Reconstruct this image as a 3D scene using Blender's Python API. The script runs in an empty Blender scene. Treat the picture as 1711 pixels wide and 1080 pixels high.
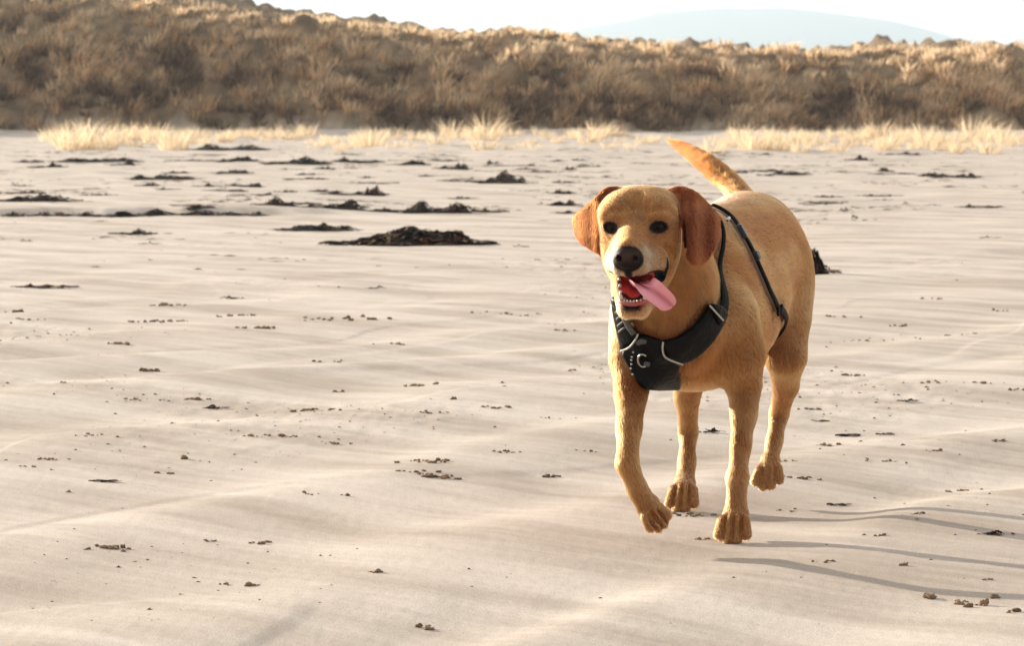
import bpy, math, random, os
import numpy as np
from mathutils import Vector, Matrix, kdtree

# ------------------------------------------------------------------ camera, sky, sun
SC = bpy.context.scene
COL = SC.collection
FPX, WPX, HPX = 5500.0, 1711.0, 1080.0
CAM_Z = 0.715
PITCH = math.atan((540 - 190) / FPX)
SUN_EL = math.radians(13.5)
SUN_DIR = Vector((-0.72, 0.69, 0)).normalized()          # horizontal direction towards the sun
SUN_AZ = math.atan2(SUN_DIR.x, SUN_DIR.y)

cam_d = bpy.data.cameras.new('camera')
cam = bpy.data.objects.new('camera', cam_d)
COL.objects.link(cam)
cam.location = (0, 0, CAM_Z)
cam.rotation_euler = (math.pi / 2 - PITCH, 0, 0)
cam_d.sensor_width = 36
cam_d.lens = 36 * FPX / WPX
cam_d.clip_start = 0.1
cam_d.clip_end = 20000
cam_d.dof.use_dof = True
cam_d.dof.focus_distance = 5.42
cam_d.dof.aperture_fstop = 20
SC.camera = cam

world = bpy.data.worlds.new('World')
SC.world = world
world.use_nodes = True
wn, wl = world.node_tree.nodes, world.node_tree.links
wn.clear()
out = wn.new('ShaderNodeOutputWorld')
bg = wn.new('ShaderNodeBackground')
bg.inputs[1].default_value = 0.053
sky = wn.new('ShaderNodeTexSky')
sky.sky_type = 'NISHITA'
sky.sun_disc = False
sky.sun_elevation = SUN_EL
sky.sun_rotation = SUN_AZ
sky.air_density = 1.0
sky.dust_density = 3.0
# thin bright cloud drawn over the whole sky
tc = wn.new('ShaderNodeTexCoord')
mp = wn.new('ShaderNodeMapping'); mp.inputs['Scale'].default_value = (1.0, 1.0, 4.5)
mp.inputs['Location'].default_value = (0.3, 0.0, 0.1)
nz = wn.new('ShaderNodeTexNoise'); nz.inputs['Scale'].default_value = 4.0
nz.inputs['Detail'].default_value = 6; nz.inputs['Roughness'].default_value = 0.55
rp = wn.new('ShaderNodeValToRGB')
rp.color_ramp.elements[0].position = 0.30; rp.color_ramp.elements[0].color = (0.55, 0.55, 0.55, 1)
rp.color_ramp.elements[1].position = 0.62; rp.color_ramp.elements[1].color = (0.95, 0.95, 0.95, 1)
mx = wn.new('ShaderNodeMixRGB')
mx.inputs[2].default_value = (9.0, 8.9, 8.8, 1)
wl.new(tc.outputs['Generated'], mp.inputs[0]); wl.new(mp.outputs[0], nz.inputs['Vector'])
wl.new(nz.outputs[0], rp.inputs[0]); wl.new(rp.outputs[0], mx.inputs[0])
wl.new(sky.outputs[0], mx.inputs[1]); wl.new(mx.outputs[0], bg.inputs[0]); wl.new(bg.outputs[0], out.inputs[0])

sun_d = bpy.data.lights.new('sun', 'SUN')
sun_d.energy = 5.0
sun_d.angle = math.radians(0.53)
sun_d.color = (1.0, 0.90, 0.77)
sun = bpy.data.objects.new('sun', sun_d)
COL.objects.link(sun)
to_sun = Vector((SUN_DIR.x * math.cos(SUN_EL), SUN_DIR.y * math.cos(SUN_EL), math.sin(SUN_EL)))
sun.rotation_euler = to_sun.to_track_quat('Z', 'Y').to_euler()
sun.location = (-20, 20, 10)

SC.view_settings.view_transform = 'Standard'
SC.view_settings.look = 'None'
SC.view_settings.exposure = 1.09
SC.view_settings.gamma = 1.0
SC.render.engine = 'CYCLES'
SC.cycles.use_denoising = not os.environ.get("NODN")
SC.cycles.max_bounces = 8
SC.cycles.transparent_max_bounces = 16
QUICK = os.environ.get('DOG_ONLY')

# ------------------------------------------------------------------ helpers
RNG = np.random.default_rng(7)
cP, sP = math.cos(PITCH), math.sin(PITCH)
FWD = np.array([0, cP, -sP]); UPV = np.array([0, sP, cP]); RGT = np.array([1.0, 0, 0])
EYE = np.array([0, 0, CAM_Z])

def ray(px, py):
    return FWD + RGT * ((px - WPX / 2) / FPX) + UPV * ((HPX / 2 - py) / FPX)

def P(px, py, d):
    """world point that stands d metres out along y at a photo position"""
    r = ray(px, py)
    return EYE + r * (d / r[1])

def G(px, py):
    """point of the level beach at a photo position"""
    r = ray(px, py)
    return EYE + r * (-CAM_Z / r[2])

def mat(name):
    m = bpy.data.materials.new(name)
    m.use_nodes = True
    nt = m.node_tree
    return m, nt.nodes, nt.links, nt.nodes['Principled BSDF']

def link(o, parent=None, **props):
    COL.objects.link(o)
    if parent is not None:
        o.parent = parent
    for k, v in props.items():
        o[k] = v
    return o

def mesh_obj(name, v, f, material=None, parent=None, smooth=True, colors=None, **props):
    me = bpy.data.meshes.new(name)
    v = np.asarray(v, dtype=np.float32)
    if isinstance(f, np.ndarray):
        n, k = f.shape
        me.vertices.add(len(v)); me.vertices.foreach_set('co', v.ravel())
        me.loops.add(n * k); me.loops.foreach_set('vertex_index', f.ravel().astype(np.int32))
        me.polygons.add(n)
        me.polygons.foreach_set('loop_start', np.arange(0, n * k, k, dtype=np.int32))
        me.update(calc_edges=True)
    else:
        me.from_pydata([tuple(map(float, p)) for p in v], [], f)
    if smooth:
        me.polygons.foreach_set('use_smooth', np.ones(len(me.polygons), dtype=bool))
    if colors is not None:
        a = me.attributes.new('tint', 'FLOAT_COLOR', 'POINT')
        c = np.ones((len(v), 4), dtype=np.float32); c[:, :colors.shape[1]] = colors
        a.data.foreach_set('color', c.ravel())
    me.validate()
    if material is not None:
        for m in (material if isinstance(material, (list, tuple)) else [material]):
            me.materials.append(m)
    o = bpy.data.objects.new(name, me)
    return link(o, parent, **props)

def empty(name, loc, **props):
    o = bpy.data.objects.new(name, None)
    o.empty_display_size = 0.1
    o.location = [float(c) for c in loc]
    return link(o, None, **props)

def child(o, root):
    o.parent = root
    o.matrix_parent_inverse = Matrix.Translation(root.location).inverted()
    return o

_g = np.random.default_rng(3)
_perm = _g.permutation(512)
_ang = _g.random(512) * 2 * np.pi
_gx, _gy = np.cos(_ang), np.sin(_ang)

def perlin(x, y, seed=0):
    xi = np.floor(x).astype(np.int64); yi = np.floor(y).astype(np.int64)
    xf = x - xi; yf = y - yi
    def g(ix, iy, dx, dy):
        h = _perm[(_perm[(ix + seed * 17) & 511] + iy) & 511]
        return _gx[h] * dx + _gy[h] * dy
    u = xf * xf * xf * (xf * (xf * 6 - 15) + 10); w = yf * yf * yf * (yf * (yf * 6 - 15) + 10)
    a = g(xi, yi, xf, yf); b = g(xi + 1, yi, xf - 1, yf)
    c = g(xi, yi + 1, xf, yf - 1); d = g(xi + 1, yi + 1, xf - 1, yf - 1)
    return 1.5 * ((a * (1 - u) + b * u) * (1 - w) + (c * (1 - u) + d * u) * w)

def sst(a, b, x):
    t = np.clip((x - a) / (b - a), 0, 1)
    return t * t * (3 - 2 * t)

# ------------------------------------------------------------------ beach relief
def relief(x, y):
    x = np.asarray(x, float); y = np.asarray(y, float)
    # long low ridges left by the wind, crests running away to the right
    wx = 0.22 * perlin(x * 0.9, y * 0.9, 1) + 0.5 * perlin(x * 0.25, y * 0.25, 2)
    across = (x * 0.84 - y * 0.54) + wx
    along = (x * 0.54 + y * 0.84)
    ph = across * 2 * np.pi / 0.78 + 1.3 * perlin(along * 0.35, across * 0.6, 5) * 2
    rid = np.sin(ph) * 0.6 + 0.4 * np.sin(ph + 0.9 * np.sin(ph)) 
    amp = 0.0090 * (0.45 + 0.8 * (0.5 + perlin(x * 0.5, y * 0.45, 4)))
    h = rid * amp * (1 - sst(8, 16, y) * 0.72) * (1 - .6 * np.exp(-((x - .75) ** 2 + (y - 5.2) ** 2) / .6 ** 2))
    # second, shorter set
    ph2 = (across * 1.0 + 0.3 * along) * 2 * np.pi / 0.23 + 3 * perlin(x * 1.3, y * 1.3, 8)
    h += 0.0006 * np.sin(ph2) * sst(-0.1, 0.35, perlin(x * 0.8, y * 0.7, 9))
    # wandering lips (thin drift edges)
    lip = perlin(across * 1.1 + 4, along * 0.28, 11)
    h += 0.0035 * sst(-0.02, 0.015, lip) * (1 - sst(8, 20, y))
    h += 0.009 * perlin(x * 0.35, y * 0.3, 6) * sst(4, 9, y)
    # trampled, crumbled patches
    tr = sst(0.05, 0.4, perlin(x * 0.9 + 7, y * 0.55 + 3, 12)) * sst(5.5, 8.5, y)
    h += tr * (0.0030 * perlin(x * 14, y * 9, 13) + 0.0018 * perlin(x * 33, y * 21, 14))
    h += 0.0005 * perlin(x * 60, y * 30, 15)
    # rougher upper beach
    far = sst(14, 40, y)
    h += far * (0.03 * perlin(x * 0.5, y * 0.25, 16) + 0.018 * perlin(x * 1.7, y * 0.8, 17))
    # low scarp of the tidal runnel on the left
    yl = 23.3 + 0.25 * perlin(x * 0.6, 0 * x, 18) + 0.12 * perlin(x * 2.6, 0 * x + 3, 19)
    k = (1 - sst(-2.0, -0.6, x)) * sst(-11, -6, -np.abs(x + 3) )
    k = np.maximum(k, 0)
    h += 0.055 * sst(-0.12, 0.12, y - yl) * (1 - sst(1.5, 9, y - yl)) * k
    h += -0.03 * np.exp(-((y - 20.6) / 2.0) ** 2) * (1 - sst(-1.5, 1.0, x))
    yr = 16.7 + 0.2 * perlin(x * 0.5, 0 * x, 28)
    h += 0.025 * sst(-0.25, 0.25, y - yr) * (1 - sst(1.0, 5, y - yr)) * sst(1.2, 2.2, x)
    h += 0.30 * np.clip((y - 46) / 34, 0, 1) ** 1.3 + sst(55, 75, y) * .07 * perlin(x * .35, y * .2, 29)
    return h

PAW = P(1226, 903, 5.48)
H0 = float(relief(PAW[0], PAW[1]))
HIND = P(1138, 852, 5.90)
H1 = float(relief(HIND[0], HIND[1])) - H0
def H(x, y):
    x = np.asarray(x, float); y = np.asarray(y, float)
    return relief(x, y) - H0 - H1 * np.exp(-((x - HIND[0]) ** 2 + (y - HIND[1]) ** 2) / .22 ** 2)

_td = np.exp(np.linspace(math.log(3.0), math.log(110), 1500))
def GH(px, py):
    """where a sight line meets the beach"""
    r = ray(px, py); q = EYE[None] + r[None] * (_td / r[1])[:, None]
    e = q[:, 2] - H(q[:, 0], q[:, 1])
    i = int(np.argmax(e < 0)) if (e < 0).any() else len(e) - 1
    j = max(i - 1, 0); t = e[j] / (e[j] - e[i] + 1e-12) if i else 0
    p = q[j] + (q[i] - q[j]) * np.clip(t, 0, 1)
    p[2] = float(H(p[0], p[1]))
    return p

# ------------------------------------------------------------------ sand
def sand_material():
    m, n, l, b = mat('sand')
    tcn = n.new('ShaderNodeTexCoord')
    def noise(scale, detail=4, rough=0.5, vec=None):
        t = n.new('ShaderNodeTexNoise'); t.inputs['Scale'].default_value = scale
        t.inputs['Detail'].default_value = detail; t.inputs['Roughness'].default_value = rough
        l.new(vec or tcn.outputs['Object'], t.inputs['Vector']); return t
    def turned(deg, sx, sy):
        a_ = n.new('ShaderNodeMapping'); a_.inputs['Rotation'].default_value = (0, 0, math.radians(deg))
        b_ = n.new('ShaderNodeMapping'); b_.inputs['Scale'].default_value = (sx, sy, 1)
        l.new(tcn.outputs['Object'], a_.inputs[0]); l.new(a_.outputs[0], b_.inputs[0]); return b_.outputs[0]
    big = noise(1.0, 6, 0.62, turned(45, 0.8, 3.2))
    mid = noise(9, 4, 0.6, turned(45, 0.35, 2.2))
    fin = noise(420, 2, 0.7)
    r1 = n.new('ShaderNodeValToRGB')
    r1.color_ramp.elements[0].position = 0.38; r1.color_ramp.elements[0].color = (0.420, 0.350, 0.285, 1)
    r1.color_ramp.elements[1].position = 0.60; r1.color_ramp.elements[1].color = (0.605, 0.530, 0.458, 1)
    l.new(big.outputs[0], r1.inputs[0])
    mul = n.new('ShaderNodeMixRGB'); mul.blend_type = 'MULTIPLY'; mul.inputs[0].default_value = 1
    r2 = n.new('ShaderNodeValToRGB')
    r2.color_ramp.elements[0].position = 0.25; r2.color_ramp.elements[0].color = (0.90, 0.89, 0.88, 1)
    r2.color_ramp.elements[1].position = 0.7; r2.color_ramp.elements[1].color = (1.06, 1.06, 1.06, 1)
    l.new(mid.outputs[0], r2.inputs[0]); l.new(r1.outputs[0], mul.inputs[1]); l.new(r2.outputs[0], mul.inputs[2])
    mul2 = n.new('ShaderNodeMixRGB'); mul2.blend_type = 'MULTIPLY'; mul2.inputs[0].default_value = 0.8
    r3 = n.new('ShaderNodeValToRGB')
    r3.color_ramp.elements[0].position = 0.32; r3.color_ramp.elements[0].color = (0.66, 0.62, 0.58, 1)
    r3.color_ramp.elements[1].position = 0.60; r3.color_ramp.elements[1].color = (1.1, 1.1, 1.1, 1)
    l.new(fin.outputs[0], r3.inputs[0]); l.new(mul.outputs[0], mul2.inputs[1]); l.new(r3.outputs[0], mul2.inputs[2])
    l.new(mul2.outputs[0], b.inputs['Base Color'])
    b.inputs['Roughness'].default_value = 0.85
    b.inputs['Specular IOR Level'].default_value = 0.25
    # grain and wind streaks
    st = noise(7, 4, 0.6, turned(52, 1.0, 9.0))
    gr = noise(260, 3, 0.7)
    b1 = n.new('ShaderNodeBump'); b1.inputs['Strength'].default_value = 0.55; b1.inputs['Distance'].default_value = 0.0015
    b2 = n.new('ShaderNodeBump'); b2.inputs['Strength'].default_value = 0.32; b2.inputs['Distance'].default_value = 0.0025
    l.new(gr.outputs[0], b1.inputs['Height']); l.new(st.outputs[0], b2.inputs['Height'])
    l.new(b2.outputs[0], b1.inputs['Normal']); l.new(b1.outputs[0], b.inputs['Normal'])
    return m
SAND = sand_material()

def build_beach():
    NR = 300 if QUICK else 860
    NCc = 200 if QUICK else 430
    ys = np.concatenate([[-400, -100, -30, -10, -3, 0, 1.5, 2.4, 2.9], 3.3 * np.exp(np.linspace(0, math.log(105 / 3.3), NR)),
                         [130, 180, 260, 400, 700, 1500, 3000, 4800]])
    u = np.linspace(-1, 1, NCc)
    outer = np.array([1.08, 1.25, 1.6, 2.4, 4, 8, 20, 60, 200, 600])
    w = np.clip(0.175 * ys + 0.25, 0.6, 20)
    cols = np.concatenate([-outer[::-1], u, outer])
    X = cols[None, :] * w[:, None]
    far = np.abs(cols) > 1
    X[:, far] = np.sign(cols[far])[None, :] * (w[:, None] + (np.abs(cols[far]) - 1)[None, :] * 6.0 )
    Y = np.repeat(ys[:, None], len(cols), 1)
    Z = H(X, Y) * (1 - sst(84, 110, Y)) * (1 - sst(15, 60, np.abs(X)))
    Z = np.where(Y < 2.5, Z * sst(-5, 2.5, Y), Z)
    v = np.stack([X, Y, Z], -1).reshape(-1, 3)
    nr, nc = len(ys), len(cols)
    i = np.arange(nr * nc).reshape(nr, nc)
    f = np.stack([i[:-1, :-1], i[:-1, 1:], i[1:, 1:], i[1:, :-1]], -1).reshape(-1, 4)
    mesh_obj('beach', v, f, SAND, kind='structure', label='pale rippled sandy beach reaching to the dunes')
build_beach()

# ------------------------------------------------------------------ dog: one continuous body grown from a distance field
class Field:
    def __init__(s, lo, hi, h):
        s.lo = np.array(lo, float); s.h = h
        s.n = np.ceil((np.array(hi) - s.lo) / h).astype(int) + 1
        s.a = np.full(s.n, 0.06, np.float32)
        s.ax = [(s.lo[k] + h * np.arange(s.n[k])).astype(np.float32) for k in range(3)]
    def box(s, lo, hi):
        i0 = np.clip(np.floor((np.asarray(lo) - s.lo) / s.h).astype(int), 0, s.n - 1)
        i1 = np.clip(np.ceil((np.asarray(hi) - s.lo) / s.h).astype(int) + 1, 1, s.n)
        sl = tuple(slice(a, b) for a, b in zip(i0, i1))
        X = s.ax[0][sl[0]][:, None, None]; Y = s.ax[1][sl[1]][None, :, None]; Z = s.ax[2][sl[2]][None, None, :]
        return sl, X, Y, Z
    def smin(s, sl, d, k):
        a = s.a[sl]
        h = np.maximum(k - np.abs(a - d), 0) / k
        s.a[sl] = np.minimum(a, d) - h * h * k * 0.25
    def smax(s, sl, d, k):
        a = s.a[sl]
        h = np.maximum(k - np.abs(a - d), 0) / k
        s.a[sl] = np.maximum(a, d) + h * h * k * 0.25
    def cone(s, a, b, ra, rb, k, carve=False):
        a = np.asarray(a, float); b = np.asarray(b, float)
        R = max(ra, rb) + k + 0.03
        sl, X, Y, Z = s.box(np.minimum(a, b) - R, np.maximum(a, b) + R)
        ba = b - a; L = max(ba @ ba, 1e-9)
        px, py, pz = X - a[0], Y - a[1], Z - a[2]
        t = np.clip((px * ba[0] + py * ba[1] + pz * ba[2]) / L, 0, 1)
        d = np.sqrt((px - t * ba[0]) ** 2 + (py - t * ba[1]) ** 2 + (pz - t * ba[2]) ** 2) - (ra + t * (rb - ra))
        if carve: s.smax(sl, -d, k)
        else: s.smin(sl, d, k)
    def chain(s, pts, k):
        for (a, ra), (b, rb) in zip(pts[:-1], pts[1:]):
            s.cone(a, b, ra, rb, k)
    def ell(s, c, r, k, R=np.eye(3), carve=False):
        """ellipsoid, columns of R are its axes"""
        c = np.asarray(c, float); r = np.asarray(r, float)
        M = max(r) + k + 0.03
        sl, X, Y, Z = s.box(c - M, c + M)
        q = [X - c[0], Y - c[1], Z - c[2]]
        l0 = 0; l1 = 0
        for j in range(3):
            e = q[0] * R[0, j] + q[1] * R[1, j] + q[2] * R[2, j]
            l0 = l0 + (e / r[j]) ** 2; l1 = l1 + (e / r[j] ** 2) ** 2
        k0 = np.sqrt(l0); k1 = np.sqrt(l1) + 1e-6
        d = k0 * (k0 - 1) / k1
        d = np.where(k0 < 0.3, -min(r) * 0.7, d)
        if carve: s.smax(sl, -d, k)
        else: s.smin(sl, d, k)
    def splat(s, pts, rad, k=0.0):
        """union of many small balls (for thin flaps)"""
        lo = pts.min(0) - 0.03; hi = pts.max(0) + 0.03
        sl, X, Y, Z = s.box(lo, hi)
        d = np.full((X.shape[0], Y.shape[1], Z.shape[2]), 0.03, np.float32)
        o = np.array([q.start for q in sl])
        m = int(np.ceil(0.016 / s.h))
        for p, r in zip(pts, rad):
            c = np.round((p - s.lo) / s.h).astype(int) - o
            a = np.maximum(c - m, 0); b = np.minimum(c + m + 1, d.shape)
            if (b <= a).any(): continue
            xs = X[a[0]:b[0], 0, 0] - p[0]; ys = Y[0, a[1]:b[1], 0] - p[1]; zs = Z[0, 0, a[2]:b[2]] - p[2]
            dd = np.sqrt(xs[:, None, None] ** 2 + ys[None, :, None] ** 2 + zs[None, None, :] ** 2) - r
            w = d[a[0]:b[0], a[1]:b[1], a[2]:b[2]]
            np.minimum(w, dd, out=w)
        s.smin(sl, d, k)
    def sample(s, p):
        q = (p - s.lo) / s.h
        i = np.clip(np.floor(q).astype(int), 0, s.n - 2)
        f = q - i
        r = 0
        for dx in (0, 1):
            for dy in (0, 1):
                for dz in (0, 1):
                    w = (f[:, 0] if dx else 1 - f[:, 0]) * (f[:, 1] if dy else 1 - f[:, 1]) * (f[:, 2] if dz else 1 - f[:, 2])
                    r = r + w * s.a[i[:, 0] + dx, i[:, 1] + dy, i[:, 2] + dz]
        return r
    def grad(s, p, e=None):
        e = e or s.h * 1.2
        g = np.stack([s.sample(p + np.eye(3)[j] * e) - s.sample(p - np.eye(3)[j] * e) for j in range(3)], 1)
        return g / (np.linalg.norm(g, axis=1, keepdims=True) + 1e-9)
    def project(s, p, off, it=12):
        p = np.array(p, float)
        for _ in range(it):
            p -= 0.8 * (s.sample(p) - off)[:, None] * s.grad(p)
        return p
    def see(s, px, py, off=0.0, d0=5.0, d1=6.4):
        """march from a photo position to the body surface (offset off)"""
        px = np.asarray(px, float); py = np.asarray(py, float)
        r = np.stack([ray(a, b) for a, b in zip(px, py)])
        r = r / r[:, 1:2]
        t = np.full(len(px), d0); hit = np.zeros(len(px), bool)
        for _ in range(700):
            v = s.sample(EYE + r * t[:, None]) - off
            hit |= v < 0.0004
            t = np.where(hit, t, t + np.clip(v * 0.6, 0.0012, 0.02))
            if (hit | (t > d1)).all(): break
        return EYE + r * t[:, None], hit
    def nets(s):
        a = s.a; ins = a < 0
        c = [a[i:a.shape[0] - 1 + i, j:a.shape[1] - 1 + j, k:a.shape[2] - 1 + k] for i in (0, 1) for j in (0, 1) for k in (0, 1)]
        n_in = sum((x < 0).astype(np.int8) for x in c)
        act = (n_in > 0) & (n_in < 8)
        idx = np.argwhere(act)
        vid = np.full(act.shape, -1, np.int32); vid[act] = np.arange(len(idx))
        val = np.stack([x[act] for x in c], 1)
        offs = np.array([(i, j, k) for i in (0, 1) for j in (0, 1) for k in (0, 1)], float)
        acc = np.zeros((len(idx), 3)); cnt = np.zeros(len(idx))
        for p in range(8):
            for q in range(p + 1, 8):
                if np.abs(offs[p] - offs[q]).sum() != 1: continue
                m = (val[:, p] < 0) != (val[:, q] < 0)
                t = val[m, p] / (val[m, p] - val[m, q])
                acc[m] += offs[p] + t[:, None] * (offs[q] - offs[p]); cnt[m] += 1
        v = (idx + acc / cnt[:, None]) * s.h + s.lo
        fs = []
        for ax in range(3):
            sh = [slice(None)] * 3; sh2 = [slice(None)] * 3
            sh[ax] = slice(0, -1); sh2[ax] = slice(1, None)
            A = ins[tuple(sh)]; B = ins[tuple(sh2)]
            e = np.argwhere(A != B)
            o1, o2 = [(1, 2), (2, 0), (0, 1)][ax]
            e = e[(e[:, o1] > 0) & (e[:, o2] > 0) & (e[:, o1] < s.n[o1] - 1) & (e[:, o2] < s.n[o2] - 1)]
            flip = A[tuple(e.T)]
            q = []
            for da, db in ((1, 1), (0, 1), (0, 0), (1, 0)):
                w = e.copy(); w[:, o1] -= da; w[:, o2] -= db
                q.append(vid[tuple(w.T)])
            q = np.stack(q, 1)
            q[~flip] = q[~flip][:, ::-1]
            fs.append(q)
        f = np.concatenate(fs)
        return v, f[(f >= 0).all(1)]

def unit(v):
    v = np.asarray(v, float); return v / np.linalg.norm(v)

VOX = 0.004 if QUICK == 'low' else 0.0026
FD = Field((0.06, 5.02, -0.02), (0.62, 6.5, 0.72), VOX)

# --- head frame: origin between the eyes, f out along the muzzle, l to the dog's left, u up
HO = P(1062, 379, 5.25)
yaw = math.radians(10.0); pit = math.radians(-4)
hf = np.array([-math.sin(yaw) * math.cos(pit), -math.cos(yaw) * math.cos(pit), math.sin(pit)])
hl = unit(np.cross([0, 0, 1], hf)); hu = np.cross(hf, hl)
hl, hu = (unit(hl + 0.02 * hu), unit(hu - 0.02 * hl))
HR = np.stack([hf, hl, hu], 1)
def HP(f, l, u):
    return HO + hf * f + hl * l + hu * u
def both(fn):
    for sd in (-1, 1): fn(sd)

FLOW = []          # (a, b, radius, hair direction, hair length, lift, coat)
def limb(pts, k, length, lift, coat, direction=None, kin=.022):
    ps = np.array([q[0] for q in pts]); rm = max(q[1] for q in pts) + k + .03
    sl, X, Y, Z = FD.box(ps.min(0) - rm, ps.max(0) + rm)
    d = None
    for (a, ra), (b, rb) in zip(pts[:-1], pts[1:]):
        a = np.asarray(a); ba = np.asarray(b) - a
        px, py, pz = X - a[0], Y - a[1], Z - a[2]
        t = np.clip((px * ba[0] + py * ba[1] + pz * ba[2]) / (ba @ ba), 0, 1)
        e = np.sqrt((px - t * ba[0]) ** 2 + (py - t * ba[1]) ** 2 + (pz - t * ba[2]) ** 2) - (ra + t * (rb - ra))
        if d is None: d = e
        else:
            h = np.maximum(kin - np.abs(d - e), 0) / kin
            d = np.minimum(d, e) - h * h * kin * .118
    FD.smin(sl, d, k)
    for (a, ra), (b, rb) in zip(pts[:-1], pts[1:]):
        d = unit(np.asarray(b) - np.asarray(a)) if direction is None else unit(direction)
        FLOW.append((np.asarray(a), np.asarray(b), (ra + rb) / 2, d, length, lift, coat))

def paw(base, tip, lat, w, r, k=0.0016, curl=0.0, up=(0, 0, 1)):
    """four toes fanned from base towards tip; lat is the sideways direction; returns the claw seats"""
    base = np.asarray(base); tip = np.asarray(tip); lat = unit(lat); up = unit(up)
    ln = tip - base; seats = []; G_ = []
    for j, o in enumerate((-1.5, -0.5, 0.5, 1.5)):
        outer = abs(o) > 1
        short = 0.84 if outer else 1.0
        a = base + lat * o * w * 0.42 + ln * (.22 if outer else .05)
        m = base + lat * o * w * 0.86 + ln * 0.55 * (.95 if outer else 1) + up * r * (.45 if outer else .9)
        e = base + lat * o * w * 1.10 + ln * short
        FD.cone(a, m, r * 0.80, r * 0.95, k * 3); FD.cone(m, e, r * 0.97, r * 0.98, k)
        FLOW.append((a, e, r, unit(e - a), 0.0045, 0.06, 'paw'))
        if j: G_.append((pm + (m - pm) * .5 + up * r * .80, pe + (e - pe) * .5 + up * r * .70 + unit(ln) * r))
        pm, pe = m, e
        seats.append((e + unit(e - m) * r * 0.6 + up * r * 0.12, unit(unit(e - m) + np.array([0, 0, -0.45]))))
    for a, b in G_: FD.cone(a, b, .0022, .0034, .0020, carve=True)
    return seats

# --- trunk, lofted along the spine: (depth, centre px, top py, bottom py, half width px)
def PD(px, py, d):
    return P(px, py, 5.45 + (d - 5.45) * .83 if d > 5.45 else d)
ST = [(5.400, 1106, 545, 575, 14), (5.425, 1110, 506, 606, 56), (5.45, 1115, 474, 622, 76), (5.50, 1131, 412, 643, 95), (5.56, 1150, 366, 654, 107), (5.62, 1166, 348, 656, 111),
      (5.70, 1186, 341, 648, 111), (5.80, 1213, 334, 620, 106), (5.88, 1232, 326, 585, 100), (5.96, 1246, 319, 565, 103), (6.02, 1251, 318, 545, 99),
      (6.07, 1254, 330, 512, 74), (6.105, 1255, 365, 470, 30), (6.115, 1255, 400, 430, 6)]
sy = np.array([q[0] for q in ST])
spx = np.array([(P(q[1], 400, q[0])[0], P(q[1], q[2], q[0])[2], P(q[1], q[3], q[0])[2], q[4] / FPX * q[0]) for q in ST])
sl, X, Y, Z = FD.box((0.1, 5.38, .15), (.62, 6.14, .66))
yy = Y.ravel()
def spl(t, x, y):
    """monotone-ish cubic interpolation"""
    m = np.gradient(y, x); i = np.clip(np.searchsorted(x, t) - 1, 0, len(x) - 2)
    h = x[i + 1] - x[i]; u = np.clip((t - x[i]) / h, 0, 1)
    return (2*u**3 - 3*u**2 + 1) * y[i] + (u**3 - 2*u**2 + u) * h * m[i] + (-2*u**3 + 3*u**2) * y[i+1] + (u**3 - u**2) * h * m[i+1]
tx, tz0, tz1, ta = [spl(yy, sy, spx[:, j])[None, :, None].astype(np.float32) for j in range(4)]
ta = np.maximum(ta, .004)
zc = tz0 * .47 + tz1 * .53
bu = np.maximum(tz0 - zc, .004); bd = np.maximum(zc - tz1, .004)
dx = (X - tx); dz = (Z - zc); bz = np.where(dz > 0, bu, bd)
pw = np.where(dz > 0, 1.72 + .4 * sst(5.66, 5.9, Y), 2.1).astype(np.float32)
k0 = (np.abs(dx / ta) ** pw + np.abs(dz / bz) ** pw) ** (1 / pw)
k1 = np.sqrt((dx / ta ** 2) ** 2 + (dz / bz ** 2) ** 2) + 1e-5
dd = np.where(k0 < .3, -.05, k0 * (k0 - 1) / k1)
dd = np.maximum(dd, np.maximum(5.395 - Y, Y - 6.118))
FD.smin(sl, np.clip(dd, -.2, .06).astype(np.float32), .004)
back = unit(np.array([0.26, 0.96, -0.10]))
for a, b, r, ln in ((P(1160, 460, 5.56), P(1213, 450, 5.8), .11, .011), (P(1213, 450, 5.8), P(1250, 420, 6.05), .11, .010)):
    FLOW.append((a, b, r, back + np.array([0, 0, -.22]), ln, .11, 'body'))
FLOW.append((P(1150, 590, 5.54), P(1205, 565, 5.75), .06, unit((.2, .75, -.45)), .013, .14, 'body'))
FLOW.append((P(1110, 556, 5.46), P(1150, 600, 5.50), .06, unit((.10, .1, -1)), .016, .16, 'chest'))
# --- neck
limb([(P(1092, 395, 5.40), .070), (P(1108, 470, 5.45), .082), (P(1113, 530, 5.47), .076)], .04, .017, .15, 'chest', (.12, .2, -1))
limb([(P(1112, 380, 5.42), .058), (P(1166, 404, 5.60), .056)], .04, .014, .12, 'body', (.3, .9, -.25))
FD.cone(P(1078, 475, 5.38), P(1090, 530, 5.42), .040, .050, .05)
FD.cone(P(1138, 470, 5.43), P(1142, 545, 5.47), .046, .050, .05)
# --- left foreleg (standing)
limb([(P(1214, 530, 5.53), 0.0582), (P(1232, 590, 5.55), 0.0504), (P(1243, 640, 5.575), 0.0321), (P(1243, 690, 5.565), 0.0246), (P(1238, 745, 5.545), 0.0191), (P(1232, 800, 5.525), 0.0191), (P(1230, 855, 5.508), 0.0200)], .035, .0075, .09, 'leg')
FD.cone(P(1256, 622, 5.63), P(1250, 655, 5.60), .018, .016, .025)             # elbow
FD.ell(P(1233, 797, 5.518), (.0205, .0205, .019), .010)
FD.ell(P(1229, 864, 5.515), (.022, .024, .019), 0.0112)
CLAWS = []
CLAWS += paw(P(1229, 851, 5.512), P(1223, 901, 5.448), (1, -.05, 0), .0131, .0118)
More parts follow.
